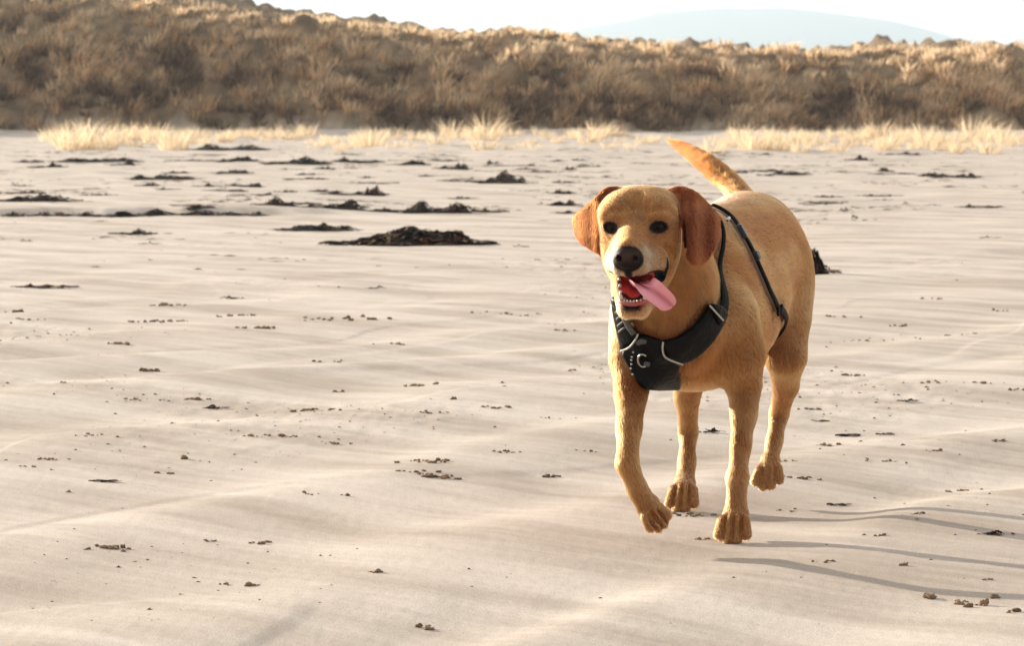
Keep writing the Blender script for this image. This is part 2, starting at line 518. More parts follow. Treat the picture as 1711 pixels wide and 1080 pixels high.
# --- right foreleg (lifted, wrist folded)
limb([(P(1080, 535, 5.50), 0.0543), (P(1062, 600, 5.47), 0.0446), (P(1055, 655, 5.43), 0.0302), (P(1051, 715, 5.37), 0.0228), (P(1048, 775, 5.31), 0.0200), (P(1066, 820, 5.322), 0.0186), (P(1080, 842, 5.335), 0.0205)], .035, .0075, .09, 'leg')
FD.ell(P(1084, 846, 5.338), (.022, .020, .022), 0.0093)
CLAWS += paw(P(1077, 833, 5.333), P(1105, 877, 5.345), (.60, .62, .34), .0125, .0116, up=(-.25, -.93, .1))
# --- left hind leg (swinging)
limb([(P(1288, 445, 6.01), 0.0601), (P(1309, 535, 5.97), 0.0504), (P(1313, 595, 5.945), 0.0398), (P(1313, 645, 6.03), 0.0256), (P(1302, 692, 6.115), 0.0191), (P(1294, 738, 6.085), 0.0172), (P(1288, 766, 6.065), 0.0181)], .045, .0075, .09, 'leg')
FD.ell(P(1295, 480, 6.02), (.062, .085, .085), 0.0388)
FD.ell(P(1287, 772, 6.058), (.020, .020, .020), 0.0093)
CLAWS += paw(P(1288, 758, 6.062), P(1281, 811, 6.020), (1, -.05, .08), .0128, .0114, up=(0, -.9, .35))
# --- right hind leg (just touching down)
limb([(P(1195, 450, 6.00), 0.0601), (P(1168, 560, 5.95), 0.0504), (P(1157, 610, 5.925), 0.0398), (P(1148, 662, 5.99), 0.0256), (P(1150, 722, 6.065), 0.0191), (P(1148, 770, 6.02), 0.0172), (P(1145, 803, 5.985), 0.0181)], .045, .0075, .09, 'leg')
FD.ell(P(1190, 480, 6.01), (.060, .080, .080), 0.0388)
FD.ell(P(1144, 810, 5.975), (.020, .022, .020), 0.0093)
CLAWS += paw(P(1145, 799, 5.975), P(1138, 849, 5.892), (1, -.03, 0), .0128, .0116)
# --- tail
TAIL_C = np.array([np.append(P(1250, 348, 6.04), .028), np.append(P(1226, 315, 6.10), .0235), np.append(P(1184, 281, 6.17), .0205), np.append(P(1145, 252, 6.24), .0135), np.append(P(1110, 230, 6.29), .003)])
TAIL = [(np.array([np.interp(t, np.linspace(0, 1, 5), TAIL_C[:, j]) for j in range(3)]) + np.array([0, 0, .006 * math.sin(t * math.pi)]), float(np.interp(t, np.linspace(0, 1, 5), TAIL_C[:, 3]))) for t in np.linspace(0, 1, 15)]
limb(TAIL, .012, .019, .10, 'tail', kin=.004)

# --- head
FD.ell(HP(-.058, 0, .008), (.080, .063, .052), .02, HR)
both(lambda s: FD.ell(HP(-.048, s * .029, .023), (.045, .028, .026), .025, HR))
both(lambda s: FD.ell(HP(-.014, s * .033, .021), (.026, .022, .019), .022, HR))
both(lambda s: FD.ell(HP(-.050, s * .036, -.038), (.048, .029, .046), .026, HR))
FD.cone(HP(-.02, 0, -.020), HP(.070, 0, -.036), .034, .0240, .018)
FD.cone(HP(.00, 0, .001), HP(.082, 0, -.024), .017, .0125, .02)
both(lambda s: FD.ell(HP(.062, s * .016, -.050), (.034, .016, .022), .012, HR))
both(lambda s: FD.ell(HP(.026, s * .030, -.052), (.034, .017, .025), .016, HR))
FD.ell(HP(.018, .040, -.064), (.026, .014, .024), .014, HR)
FD.ell(HP(.094, 0, -.040), (.017, .0215, .0180), .005, HR)
FD.ell(HP(.085, 0, -.058), (.013, .013, .014), .006, HR)
# lower jaw
both(lambda s: FD.cone(HP(-.045, s * .022, -.078), HP(.052, s * .0115, -.128), .028, .0125, .016))
FD.cone(HP(-.06, 0, -.085), HP(.02, 0, -.119), .040, .020, .02)
# mouth opening
CAV = [(HP(-.004, 0, -.082), HP(.105, 0, -.097), .012, .0225),
       (HP(.010, -.016, -.080), HP(.095, -.014, -.096), .011, .0200), (HP(.010, .016, -.080), HP(.095, .014, -.096), .011, .0200),
       (HP(.014, -.045, -.071), HP(.080, -.022, -.091), .0085, .017), (HP(.014, .045, -.071), HP(.080, .022, -.091), .0095, .017),
       (HP(.020, .058, -.062), HP(.034, .055, -.092), .0115, .0145)]
for a, b, ra, rb in CAV: FD.cone(a, b, ra, rb, .004, carve=True)
# eye sockets and lids
EYES = [(HP(.0010, -.0385, .000), -1), (HP(.0010, .0385, .000), 1)]
for c, s in EYES:
    ax = unit(hf + hl * s * .30); la = unit(np.cross(hu, ax))
    FD.cone(c + ax * .012, c - ax * .002, .0105, .0095, .006, carve=True)
    t = np.linspace(0, 2 * np.pi, 40, endpoint=False)
    up = np.sin(t)
    ringp = c[None] + la[None] * (np.cos(t) * .0098)[:, None] + hu[None] * (up * .0066 + .001 * np.cos(t) * s)[:, None] + ax[None] * (.0045 + .0025 * np.maximum(up, 0))[:, None]
    FD.splat(ringp, np.full(40, .0030), .005)
both(lambda s: FD.ell(HP(-.002, s * .0375, .0150), (.013, .018, .0065), .008, HR))
# nostrils
both(lambda s: FD.cone(HP(.112, s * .0105, -.0405), HP(.096, s * .0135, -.038), .0052, .0035, .003, carve=True))
both(lambda s: FD.cone(HP(.106, s * .019, -.044), HP(.098, s * .0215, -.042), .0026, .002, .002, carve=True))
# furrow of the brow
FD.cone(HP(.018, 0, .038), HP(-.022, 0, .078), .010, .010, .014, carve=True)

def inside(poly, x, y):
    r = np.zeros(x.shape, bool)
    n = len(poly)
    for i in range(n):
        (x0, y0), (x1, y1) = poly[i], poly[(i + 1) % n]
        c = ((y0 > y) != (y1 > y)) & (x < (x1 - x0) * (y - y0) / (y1 - y0 + 1e-12) + x0)
        r ^= c
    return r

def ear(poly, depth, thick=.0036):
    poly = np.array(poly, float)
    lo, hi = poly.min(0), poly.max(0)
    gx, gy = np.meshgrid(np.arange(lo[0], hi[0], 1.6), np.arange(lo[1], hi[1], 1.6))
    m = inside(poly, gx, gy)
    pts = np.array([P(a, b, depth(a, b)) for a, b in zip(gx[m], gy[m])])
    return pts, np.full(len(pts), thick)

ear_r = [(1034, 315), (1022, 313), (1008, 320), (992, 337), (976, 350), (959, 361), (957, 371), (962, 390), (972, 404), (988, 414), (1002, 422),
         (1010, 428), (1013, 418), (1011, 400), (1008, 384), (1005, 370), (1003, 356), (1010, 345), (1024, 335)]
def dep_r(x, y):
    t = (1010 - x) / 52.0
    s = 5.302 - .012 * math.exp(-((x - 1003) / 9.0) ** 2) * min(1, max(0, (y - 326) / 14)) + .056 * max(t, 0) ** 1.15
    s -= .014 * math.sin(max(0, min(1, t)) * math.pi)
    if y > 395: s += (y - 395) * .0002
    return s
ear_l = [(1120, 324), (1134, 317), (1152, 317), (1170, 326), (1190, 347), (1206, 366), (1208, 376), (1203, 396), (1192, 417), (1180, 434), (1170, 441), (1158, 440),
         (1149, 430), (1145, 412), (1143, 392), (1142, 370), (1138, 350), (1130, 336)]
def dep_l(x, y):
    t = (x - 1143) / 65.0
    s = 5.318 - .040 * sst(330, 372, y) * (1 - 0.25 * max(t, 0)) + .050 * max(t, 0) ** 1.4
    s -= .020 * math.sin(max(0, min(1, t)) * math.pi) + .009 * math.sin(max(0, min(1, t)) * math.pi * 3)
    return float(s)
EAR_R, er = ear(ear_r, dep_r); EAR_L, el = ear(ear_l, dep_l)
FD.splat(EAR_R, er, .004); FD.splat(EAR_L, el, .004)
FD.ell(P(1030, 332, 5.320), (.012, .020, .014), .014, HR); FD.ell(P(1134, 330, 5.325), (.014, .020, .016), .014, HR)

# dark slits where the flaps stand off the cheeks
for ln in ([(1136, 343, 5.276), (1140, 372, 5.268), (1142, 400, 5.268), (1147, 426, 5.272)],):
    for a, b in zip(ln[:-1], ln[1:]): FD.cone(P(*a), P(*b), .0042, .0042, .002, carve=True)
for ln in ([(1012, 338, 5.290), (1006, 356, 5.282)],):
    for a, b in zip(ln[:-1], ln[1:]): FD.cone(P(*a), P(*b), .0055, .0035, .003, carve=True)
# creases of the brow
for ln in ([(1069, 366), (1072, 350), (1071, 334), (1068, 322)], [(1080, 364), (1082, 348), (1086, 334)], [(1060, 362), (1057, 348), (1048, 338)], [(1012, 358), (1024, 351), (1040, 352)], [(1084, 355), (1100, 349), (1118, 351), (1130, 360)], [(1112, 408), (1122, 418), (1127, 432)]):
    q_, ok_ = FD.see([c[0] for c in ln], [c[1] for c in ln], .0005)
    for i_ in range(len(ln) - 1):
        if ok_[i_] and ok_[i_ + 1]: FD.cone(q_[i_], q_[i_ + 1], .0028, .0028, .005, carve=True)
# room for the coat: draw the skin in a little away from the face
hc_ = HP(-.02, 0, -.03)
dist_ = np.sqrt((FD.ax[0] - hc_[0])[:, None, None] ** 2 + (FD.ax[1] - hc_[1])[None, :, None] ** 2 + (FD.ax[2] - hc_[2])[None, None, :] ** 2)
FD.a += (.0042 * sst(.11, .18, dist_) * (.25 + .75 * sst(.03, .10, FD.ax[2]))[None, None, :]).astype(np.float32)
del dist_
# --- skin
BV, BF = FD.nets()
# keep only the one big shell
adj = np.concatenate([BF[:, [0, 1]], BF[:, [1, 2]], BF[:, [2, 3]]])
lab = np.arange(len(BV))
for _ in range(400):
    m = np.minimum(lab[adj[:, 0]], lab[adj[:, 1]])
    old = lab.copy()
    np.minimum.at(lab, adj[:, 0], m); np.minimum.at(lab, adj[:, 1], m)
    lab = lab[lab]
    if (old == lab).all(): break
main = np.bincount(lab).argmax()
keep = lab == main
remap = np.cumsum(keep) - 1
BF = remap[BF[keep[BF[:, 0]]]]; BV = BV[keep]
for _ in range(1):                       # light relaxing
    acc = np.zeros_like(BV); cn = np.zeros(len(BV))
    for a, b in ((0, 1), (1, 2), (2, 3), (3, 0)):
        np.add.at(acc, BF[:, a], BV[BF[:, b]]); np.add.at(cn, BF[:, a], 1)
        np.add.at(acc, BF[:, b], BV[BF[:, a]]); np.add.at(cn, BF[:, b], 1)
    BV = BV * 0.5 + 0.5 * acc / cn[:, None]
BN = FD.grad(BV)

def seg_d(p, a, b):
    ba = b - a
    t = np.clip(((p - a) @ ba) / (ba @ ba), 0, 1)
    return np.linalg.norm(p - a - t[:, None] * ba, axis=1), t

def near_pts(p, pts, cut=.02):
    """distance to a point cloud (only where close)"""
    kd = kdtree.KDTree(len(pts))
    for i, q in enumerate(pts): kd.insert(q, i)
    kd.balance()
    r = np.full(len(p), 1.0)
    lo, hi = pts.min(0) - cut, pts.max(0) + cut
    idx = np.where(((p > lo) & (p < hi)).all(1))[0]
    for i in idx: r[i] = kd.find(p[i])[2]
    return r

def head_uv(p):
    q = p - HO
    return q @ hf, q @ hl, q @ hu

GOLD = np.array([.245, .072, .0140]); PALE = np.array([.46, .190, .054]); CREAM = np.array([.50, .35, .20])
RUST = np.array([.175, .028, .0035]); DEEP = np.array([.20, .055, .010]); BLACK = np.array([.006, .0045, .004])

def noise3(p, s, seed):
    return (perlin(p[:, 0] * s + 5, p[:, 1] * s * .8 + p[:, 2] * s * .6, seed) + perlin(p[:, 2] * s + 9, p[:, 0] * s * .7 - p[:, 1] * s * .5, seed + 1)) * .5

def coat_at(p):
    """coat colour, bare-skin colour, hair cover (0..1), hair length factor"""
    n = len(p)
    f, l, u = head_uv(p)
    z = p[:, 2]
    mixv = lambda a, b, t: a * (1 - t[:, None]) + b * t[:, None]
    col = np.repeat(GOLD[None], n, 0)
    nse = noise3(p, 14, 40)
    col = mixv(col, np.repeat(PALE[None], n, 0), np.clip(.36 + nse * 1.1 + .25 * sst(.50, .57, z) + .5 * noise3(p, 6, 47), 0, 1))  # gold in patches; back top paled, its light put into the coat
    # richer gold on the throat and the chest, paler on the lower legs and the belly side
    ch = np.exp(-((p - P(1120, 520, 5.40)) ** 2).sum(1) / .10 ** 2)
    col = mixv(col, np.repeat(DEEP[None], n, 0), np.clip(ch * .75, 0, 1))
    low = 1 - sst(.06, .24, z)
    col = mixv(col, np.repeat(np.array([.385, .145, .038])[None], n, 0), low * .55)
    hd = (f > -.14) & (np.abs(l) < .10) & (u > -.16) & (f < .14)
    hw = hd * np.exp(-np.maximum(np.sqrt((f + .01) ** 2 + l ** 2 + (u + .03) ** 2) - .09, 0) ** 2 / .03 ** 2)
    col = mixv(col, np.repeat(np.array([.30, .094, .0175])[None], n, 0), hw * .7)
    # pale muzzle and cheeks, rusty stop streaked with painted furrow shade
    mz = hw * sst(.035, .075, f) * (1 - sst(-.034, -.014, u))
    col = mixv(col, np.repeat(CREAM[None], n, 0), np.clip(mz * .85, 0, 1))
    hn = noise3(p, 48, 44)
    col = col * (1 + (hw * .55 * hn)[:, None])
    st = hw * (np.exp(-(l / .005) ** 2) + .8 * np.exp(-((np.abs(l + .002) - .013) / .0035) ** 2)) * np.exp(-((u - .036) / .015) ** 2) * .7
    col = mixv(col, np.repeat(DEEP[None], n, 0), np.clip(st * .8, 0, 1))
    br = hw * np.exp(-((np.abs(l) - .034) / .016) ** 2 - ((u - .024) / .010) ** 2)  # pale brows, with light from above painted into the coat
    col = mixv(col, np.repeat(PALE[None], n, 0), np.clip(br * .7, 0, 1))
    ck = hw * np.exp(-((np.abs(l) - .047) / .014) ** 2 - ((u + .035) / .03) ** 2)
    col = mixv(col, np.repeat(PALE[None], n, 0), np.clip(ck * .15, 0, 1))
    # ears
    de = np.minimum(near_pts(p, EAR_R), near_pts(p, EAR_L))
    ew = 1 - sst(.007, .013, de)
    col = mixv(col, np.repeat(RUST[None], n, 0) * (1 + .5 * nse[:, None]), ew)
    # tail
    dt = np.min([seg_d(p, np.asarray(a), np.asarray(b))[0] - (ra + rb) / 2 for (a, ra), (b, rb) in zip(TAIL[:-1], TAIL[1:])], 0)
    tw = (1 - sst(.0, .012, dt)) * sst(.550, .610, p[:, 2]) * (p[:, 1] > 5.98)
    col = mixv(col, np.repeat(np.array([.20, .056, .008])[None], n, 0), tw)
    # bare skin: nose, lips, mouth, lids
    cover = np.ones(n); skin = col * .62  # skin darkened to paint the shade at the hair roots
    nd = np.sqrt(((f - .096) / .019) ** 2 + (l / .0245) ** 2 + ((u + .041) / .0205) ** 2)
    nw = 1 - sst(.96, 1.10, nd)
    fil = (1 - sst(.004, .008, np.abs(l))) * (f > .075) * (u < -.045) * (u > -.076) * hd
    nw = np.maximum(nw, fil)
    dc = np.min([seg_d(p, a, b)[0] - (ra + (rb - ra) * seg_d(p, a, b)[1]) for a, b, ra, rb in CAV], 0)
    mouth = (1 - sst(.0015, .003, dc)) * hd
    lip = (1 - sst(.0045, .0075, dc)) * hd
    low = hd * sst(.044, .050, f) * (1 - sst(.010, .020, np.abs(l) + .4 * np.maximum(-.122 - u, 0))) * sst(-.133, -.124, u) * (1 - sst(-.117, -.113, u))
    lip = np.maximum(lip, low)
    lidd = np.min([np.sqrt(((p - c) @ hl / .0146) ** 2 + ((p - c) @ hu / .0112) ** 2) + (np.abs((p - c) @ hf) > .03) * 9 for c, s in EYES], 0)
    lid_shade = 1 - sst(.85, 1.08, lidd)  # dark lid rims, widened to paint in the shadow round the eyes
    slit_shade = np.min([seg_d(p, P(*a), P(*b))[0] for a, b in (((1136, 343, 5.276), (1140, 372, 5.268)), ((1140, 372, 5.268), (1142, 400, 5.268)), ((1142, 400, 5.268), (1147, 426, 5.272)), ((1012, 338, 5.290), (1006, 356, 5.282)))], 0)
    slit_shade = 1 - sst(.0050, .0065, slit_shade)  # blackened skin paints the shade behind the ear flaps
    dark = np.clip(np.maximum.reduce([nw, lip, lid_shade, slit_shade * .75]), 0, 1)
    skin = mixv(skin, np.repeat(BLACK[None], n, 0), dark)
    pink = (1 - sst(.75, .95, nd)) * np.exp(-((u + .034) / .010) ** 2) * (np.abs(l) < .018)
    skin = mixv(skin, np.repeat(np.array([.16, .075, .06])[None], n, 0), np.clip(pink * .30, 0, 1))
    inn = mouth * (np.abs(l) < .031) * (f < .078)
    skin = mixv(skin, np.repeat(np.array([.42, .045, .035])[None], n, 0), np.clip(inn, 0, 1))
    cover = cover * (1 - np.clip(dark * 1.3, 0, 1)) * (1 - mouth)
    eyebrow = np.exp(-((lidd - 1.05) / .35) ** 2)
    col = mixv(col, np.repeat(np.array([.20, .085, .035])[None], n, 0), np.clip(eyebrow * .75, 0, 1) * hd)
    # hair length factor on the head
    lf = np.where(hd, .40 + .6 * (1 - hw), 1.0)
    lf = np.where(mz > .3, .30, lf)
    lf = np.where(ew > .5, .42, lf)
    # soles
    return np.clip(col, 0, 1), np.clip(skin, 0, 1), cover, lf, ew, tw

BC, BS, BCOV, BLF, BEW, BTW = coat_at(BV)

def skin_material():
    m, n, l, b = mat('dog_skin')
    a = n.new('ShaderNodeAttribute'); a.attribute_name = 'tint'
    l.new(a.outputs['Color'], b.inputs['Base Color'])
    b.inputs['Roughness'].default_value = 0.5
    b.inputs['Specular IOR Level'].default_value = 0.10
    b.inputs['Subsurface Weight'].default_value = 0.12
    b.inputs['Subsurface Radius'].default_value = (0.012, 0.005, 0.003)
    b.inputs['Subsurface Scale'].default_value = 0.5
    nz = n.new('ShaderNodeTexNoise'); nz.inputs['Scale'].default_value = 420; nz.inputs['Detail'].default_value = 3
    bp = n.new('ShaderNodeBump'); bp.inputs['Strength'].default_value = .4; bp.inputs['Distance'].default_value = .001
    tcn = n.new('ShaderNodeTexCoord'); l.new(tcn.outputs['Object'], nz.inputs['Vector'])
    l.new(nz.outputs[0], bp.inputs['Height']); l.new(bp.outputs[0], b.inputs['Normal'])
    return m

def fur_material():
    m, n, l, b = mat('dog_fur')
    n.remove(b)
    h = n.new('ShaderNodeBsdfHairPrincipled')
    h.model = 'CHIANG'; h.parametrization = 'COLOR'
    a = n.new('ShaderNodeAttribute'); a.attribute_name = 'fur_tint'
    l.new(a.outputs['Color'], h.inputs['Color'])
    h.inputs['Roughness'].default_value = .42
    h.inputs['Radial Roughness'].default_value = .60
    h.inputs['Random Roughness'].default_value = .2
    h.inputs['Coat'].default_value = .0
    l.new(h.outputs[0], n['Material Output'].inputs[0])
    return m

DOG = empty('dog', (0.385, 5.72, 0.0), label='golden brown dog in a black harness trotting towards the camera', category='dog')
body = mesh_obj('body', BV, BF, skin_material(), colors=BS)
child(body, DOG)

# ------------------------------------------------------------------ dog: eyes, tongue, teeth, claws, harness
def simple(name, col, rough=.5, spec=.5, coat=0, bump=None):
    m, n, l, b = mat(name)
    b.inputs['Base Color'].default_value = (*col, 1)
    b.inputs['Roughness'].default_value = rough
    b.inputs['Specular IOR Level'].default_value = spec
    b.inputs['Coat Weight'].default_value = coat
    b.inputs['Coat Roughness'].default_value = .1
    nz = n.new('ShaderNodeTexNoise'); nz.inputs['Detail'].default_value = 4
    tcn = n.new('ShaderNodeTexCoord'); l.new(tcn.outputs['Object'], nz.inputs['Vector'])
    nz.inputs['Scale'].default_value = bump[0] if bump else 60
    mxn = n.new('ShaderNodeMixRGB'); mxn.blend_type = 'MULTIPLY'; mxn.inputs[0].default_value = .5
    mxn.inputs[1].default_value = (*col, 1); l.new(nz.outputs[0], mxn.inputs[2])
    bc = n.new('ShaderNodeBrightContrast'); bc.inputs['Bright'].default_value = 0
    l.new(mxn.outputs[0], b.inputs['Base Color'])
    if bump:
        bp = n.new('ShaderNodeBump'); bp.inputs['Strength'].default_value = .6; bp.inputs['Distance'].default_value = bump[1]
        l.new(nz.outputs[0], bp.inputs['Height']); l.new(bp.outputs[0], b.inputs['Normal'])
    return m

def uv_sphere(nu=20, nv=12):
    v = [(0, 0, 1)]; f = []
    for i in range(1, nv):
        th = math.pi * i / nv
        for j in range(nu):
            ph = 2 * math.pi * j / nu
            v.append((math.sin(th) * math.cos(ph), math.sin(th) * math.sin(ph), math.cos(th)))
    v.append((0, 0, -1))
    for j in range(nu): f.append((0, 1 + j, 1 + (j + 1) % nu))
    for i in range(nv - 2):
        for j in range(nu):
            a = 1 + i * nu + j; b = 1 + i * nu + (j + 1) % nu
            f.append((a, a + nu, b + nu, b))
    e = len(v) - 1
    for j in range(nu): f.append((e, 1 + (nv - 2) * nu + (j + 1) % nu, 1 + (nv - 2) * nu + j))
    return np.array(v), f

def tube(pts, rad, n=8, caps=True):
    pts = np.array(pts, float); N = len(pts)
    rad = np.broadcast_to(np.asarray(rad, float), (N,))
    T = np.gradient(pts, axis=0); T /= np.linalg.norm(T, axis=1, keepdims=True) + 1e-12
    ref = np.array([0, 0, 1.0]) if abs(T[0][2]) < .9 else np.array([1.0, 0, 0])
    v = []; f = []
    for i in range(N):
        a = np.cross(T[i], ref); a /= np.linalg.norm(a) + 1e-12
        b = np.cross(T[i], a); ref = -np.cross(T[i], a) if False else ref
        for j in range(n):
            t = 2 * math.pi * j / n
            v.append(pts[i] + rad[i] * (a * math.cos(t) + b * math.sin(t)))
    for i in range(N - 1):
        for j in range(n):
            f.append((i * n + j, i * n + (j + 1) % n, (i + 1) * n + (j + 1) % n, (i + 1) * n + j))
    if caps:
        f.append(tuple(range(n))[::-1]); f.append(tuple((N - 1) * n + j for j in range(n)))
    return np.array(v), f

def spline(p, n):
    """Catmull-Rom through control points"""
    p = np.array(p, float)
    q = np.vstack([2 * p[0] - p[1], p, 2 * p[-1] - p[-2]])
    t = np.linspace(0, len(p) - 1 - 1e-9, n)
    i = t.astype(int); u = (t - i)[:, None]
    a, b, c, d = q[i], q[i + 1], q[i + 2], q[i + 3]
    return .5 * (2 * b + (c - a) * u + (2 * a - 5 * b + 4 * c - d) * u ** 2 + (3 * b - a - 3 * c + d) * u ** 3)

# eyes
EYE_M = simple('dog_eye_white', (.10, .075, .06), .12, .6, 1)
IRIS_M = simple('dog_iris', (.016, .006, .003), .03, .16, 0)
sv, sf = uv_sphere(24, 14)
for c, s in EYES:
    e = child(mesh_obj('eye', c - hf * .0020 + sv * .0098, sf, IRIS_M), DOG)
    e['label'] = 'dark brown glossy eye'

# tongue
TONGUE_M = simple('tongue_flesh', (.70, .22, .26), .22, .5, .5, (420, .0010))
ctrl = [HP(-.005, .000, -.094), HP(.040, .007, -.090), HP(.072, .018, -.088), HP(.087, .034, -.092), HP(.086, .048, -.101), HP(.081, .060, -.112), HP(.077, .067, -.119)]
C = spline(ctrl, 34)
T = np.gradient(C, axis=0); T /= np.linalg.norm(T, axis=1, keepdims=True)
wid = np.interp(np.linspace(0, 1, 34), [0, .3, .55, .8, .93, 1], [.012, .0165, .0180, .0155, .0110, .0045])
side0 = [hl, hl, unit(hl * .8 - hu * .25), unit(hl * .35 + hf * .55 - hu * .2), unit(hf * .8 + hl * .35 + hu * .45), unit(hf * .6 + hl * .5 + hu * .55), unit(hf * .6 + hl * .5 + hu * .5)]
side0 = [hl, hl, unit(hl * .85 - hf * .45), unit(hl * .5 - hf * .3 + hu * .55), unit(hl * .55 + hu * .65 - hf * .1), unit(hl * .6 + hu * .6), unit(hl * .6 + hu * .6)]
S = spline(side0, 34)
tv = []; tf = []
NA = 13
for i in range(34):
    s = S[i] - T[i] * (S[i] @ T[i]); s /= np.linalg.norm(s)
    nrm = np.cross(s, T[i]); 
    if nrm @ (hu + hf * .8) < 0: nrm = -nrm
    th = .0042 * (1 if i < 30 else (34 - i) / 5)
    for j in range(2 * NA):
        if j < NA:
            a = -1 + 2 * j / (NA - 1); top = 1
        else:
            a = 1 - 2 * (j - NA) / (NA - 1); top = -1
        prof = math.sqrt(max(0, 1 - a * a * .98))
        cup = (.0095 * a * a - .0030 * math.exp(-(a / .16) ** 2) * (top > 0)) * (1 if i < 26 else (34 - i) / 8)
        tv.append(C[i] + s * a * wid[i] + nrm * (top * th * prof + cup))
for i in range(33):
    for j in range(2 * NA):
        k = (j + 1) % (2 * NA)
        tf.append((i * 2 * NA + j, i * 2 * NA + k, (i + 1) * 2 * NA + k, (i + 1) * 2 * NA + j))
tf.append(tuple(range(2 * NA))); tf.append(tuple(33 * 2 * NA + j for j in range(2 * NA))[::-1])
tcol = np.zeros((len(tv), 3))
for i in range(34):
    for j in range(2 * NA):
        a = -1 + 2 * (j if j < NA else 2 * NA - 1 - j) / (NA - 1)
        mid = math.exp(-(a / .30) ** 2)
        tcol[i * 2 * NA + j] = np.array([.74, .27, .31]) * (1 - mid) + np.array([.50, .11, .15]) * mid  # darker red middle paints the shade of the groove
_n = TONGUE_M.node_tree.nodes; _a = _n.new('ShaderNodeAttribute'); _a.attribute_name = 'tint'
TONGUE_M.node_tree.links.new(_a.outputs['Color'], _n['Principled BSDF'].inputs['Base Color'])
tongue = child(mesh_obj('tongue', tv, tf, TONGUE_M, colors=tcol), DOG)
tongue['label'] = 'pink tongue hanging out over the side of the jaw'

# teeth of the lower jaw
TOOTH_M = simple('tooth', (.78, .70, .56), .25, .5, .3)
GUM_M = simple('gum', (.40, .07, .06), .3, .5, .4)
def tooth(base, tip, r):
    p = np.array([base + (tip - base) * t for t in (0, .4, .75, 1)])
    return child(mesh_obj('tooth', *tube(p, [r, r * .95, r * .6, r * .15], 8), TOOTH_M), DOG)
for k in range(6):
    a = (k - 2.5) / 2.5
    b = HP(.0625 - .006 * a * a, a * .0130, -.1145)
    tooth(b, b + hu * .0050 + hf * .001, .0021)
for s in (-1, 1):
    b = HP(.050, s * .0185, -.112); tooth(b, b + hu * .0125 + hf * .003 + hl * s * .0015, .0034)
    for q in range(3 if s < 0 else 0):
        b = HP(.034 - .013 * q, s * (.0215 + .003 * q), -.103 + .009 * q); tooth(b, b + hu * .0055, .0030)
gp = spline([HP(-.005 + .0, -.026, -.083), HP(.030, -.023, -.104), HP(.052, -.0180, -.1145), HP(.0625, 0, -.1165), HP(.052, .0180, -.1145), HP(.030, .023, -.104), HP(-.005, .026, -.083)], 40)
child(mesh_obj('gum', *tube(gp, .0042, 8), GUM_M), DOG)

# claws
CLAW_M = simple('claw_horn', (.16, .10, .065), .35)
for p, d in CLAWS:
    q = np.array([p - d * .005, p - d * .001, p + d * .002, p + d * .004 + np.array([0, 0, -.001])])
    q[:, 2] = np.maximum(q[:, 2], .002)
    child(mesh_obj('claw', *tube(q, [.0034, .0032, .0022, .0007], 8), CLAW_M), DOG)

# harness -------------------------------------------------
WEB_M = simple('black_webbing', (.004, .004, .004), .6, .12, 0, (900, .0008))
PAD_M = simple('black_nylon', (.0035, .0035, .004), .45, .12, 0, (110, .0045))
GREY_M = simple('grey_webbing', (.095, .090, .085), .60, .4, 0, (700, .0010))
PIPE_M = simple('reflective_piping', (.52, .49, .43), .4)
BUCK_M = simple('black_plastic', (.012, .012, .013), .30, .5)
METAL_M = simple('steel_ring', (.55, .52, .48), .25); METAL_M.node_tree.nodes['Principled BSDF'].inputs['Metallic'].default_value = 1
HARN = []
ND = 5.335                    # the harness lies behind the jaw

def resample(pl, n):
    pl = np.array(pl, float)
    c = spline(pl, n * 4)
    s = np.concatenate([[0], np.cumsum(np.linalg.norm(np.diff(c, axis=0), axis=1))])
    t = np.linspace(0, s[-1], n)
    return np.stack([np.interp(t, s, c[:, j]) for j in range(c.shape[1])], 1)

def shell(name, Q, m, parent, thick, label=None):
    """closed padded panel from a grid Q[n, m, 3] of points standing off the coat"""
    n, k, _ = Q.shape
    N = FD.grad(Q.reshape(-1, 3), .008).reshape(n, k, 3)
    e = np.ones((n, k)); 
    top = Q + N * thick * .5; bot = Q - N * thick * 1.2
    # pull the rim down for a soft edge
    top[0] -= N[0] * thick * .35; top[-1] -= N[-1] * thick * .35; top[:, 0] -= N[:, 0] * thick * .35; top[:, -1] -= N[:, -1] * thick * .35
    v = np.concatenate([top.reshape(-1, 3), bot.reshape(-1, 3)])
    i = np.arange(n * k).reshape(n, k); o = n * k
    f = np.concatenate([np.stack([i[:-1, :-1], i[1:, :-1], i[1:, 1:], i[:-1, 1:]], -1).reshape(-1, 4),
                        o + np.stack([i[:-1, :-1], i[:-1, 1:], i[1:, 1:], i[1:, :-1]], -1).reshape(-1, 4)])
    rim = np.concatenate([i[:-1, 0], i[-1, :-1], i[::-1, -1][:-1], i[0, ::-1][:-1]])
    r2 = np.roll(rim, -1)
    f = np.concatenate([f, np.stack([rim, rim + o, r2 + o, r2], 1)])
    ob = child(mesh_obj(name, v, f, m), parent)
    if label: ob['label'] = label
    HARN.append(top.reshape(-1, 3)); HARN.append(bot.reshape(-1, 3))
    return ob

def relax(Q, it):
    for _ in range(it):
        R = Q.copy()
        R[1:-1] = .5 * Q[1:-1] + .25 * (Q[:-2] + Q[2:])
        R[:, 1:-1] = .5 * R[:, 1:-1] + .25 * (R[:, :-2] + R[:, 2:])
        Q = R
    return Q

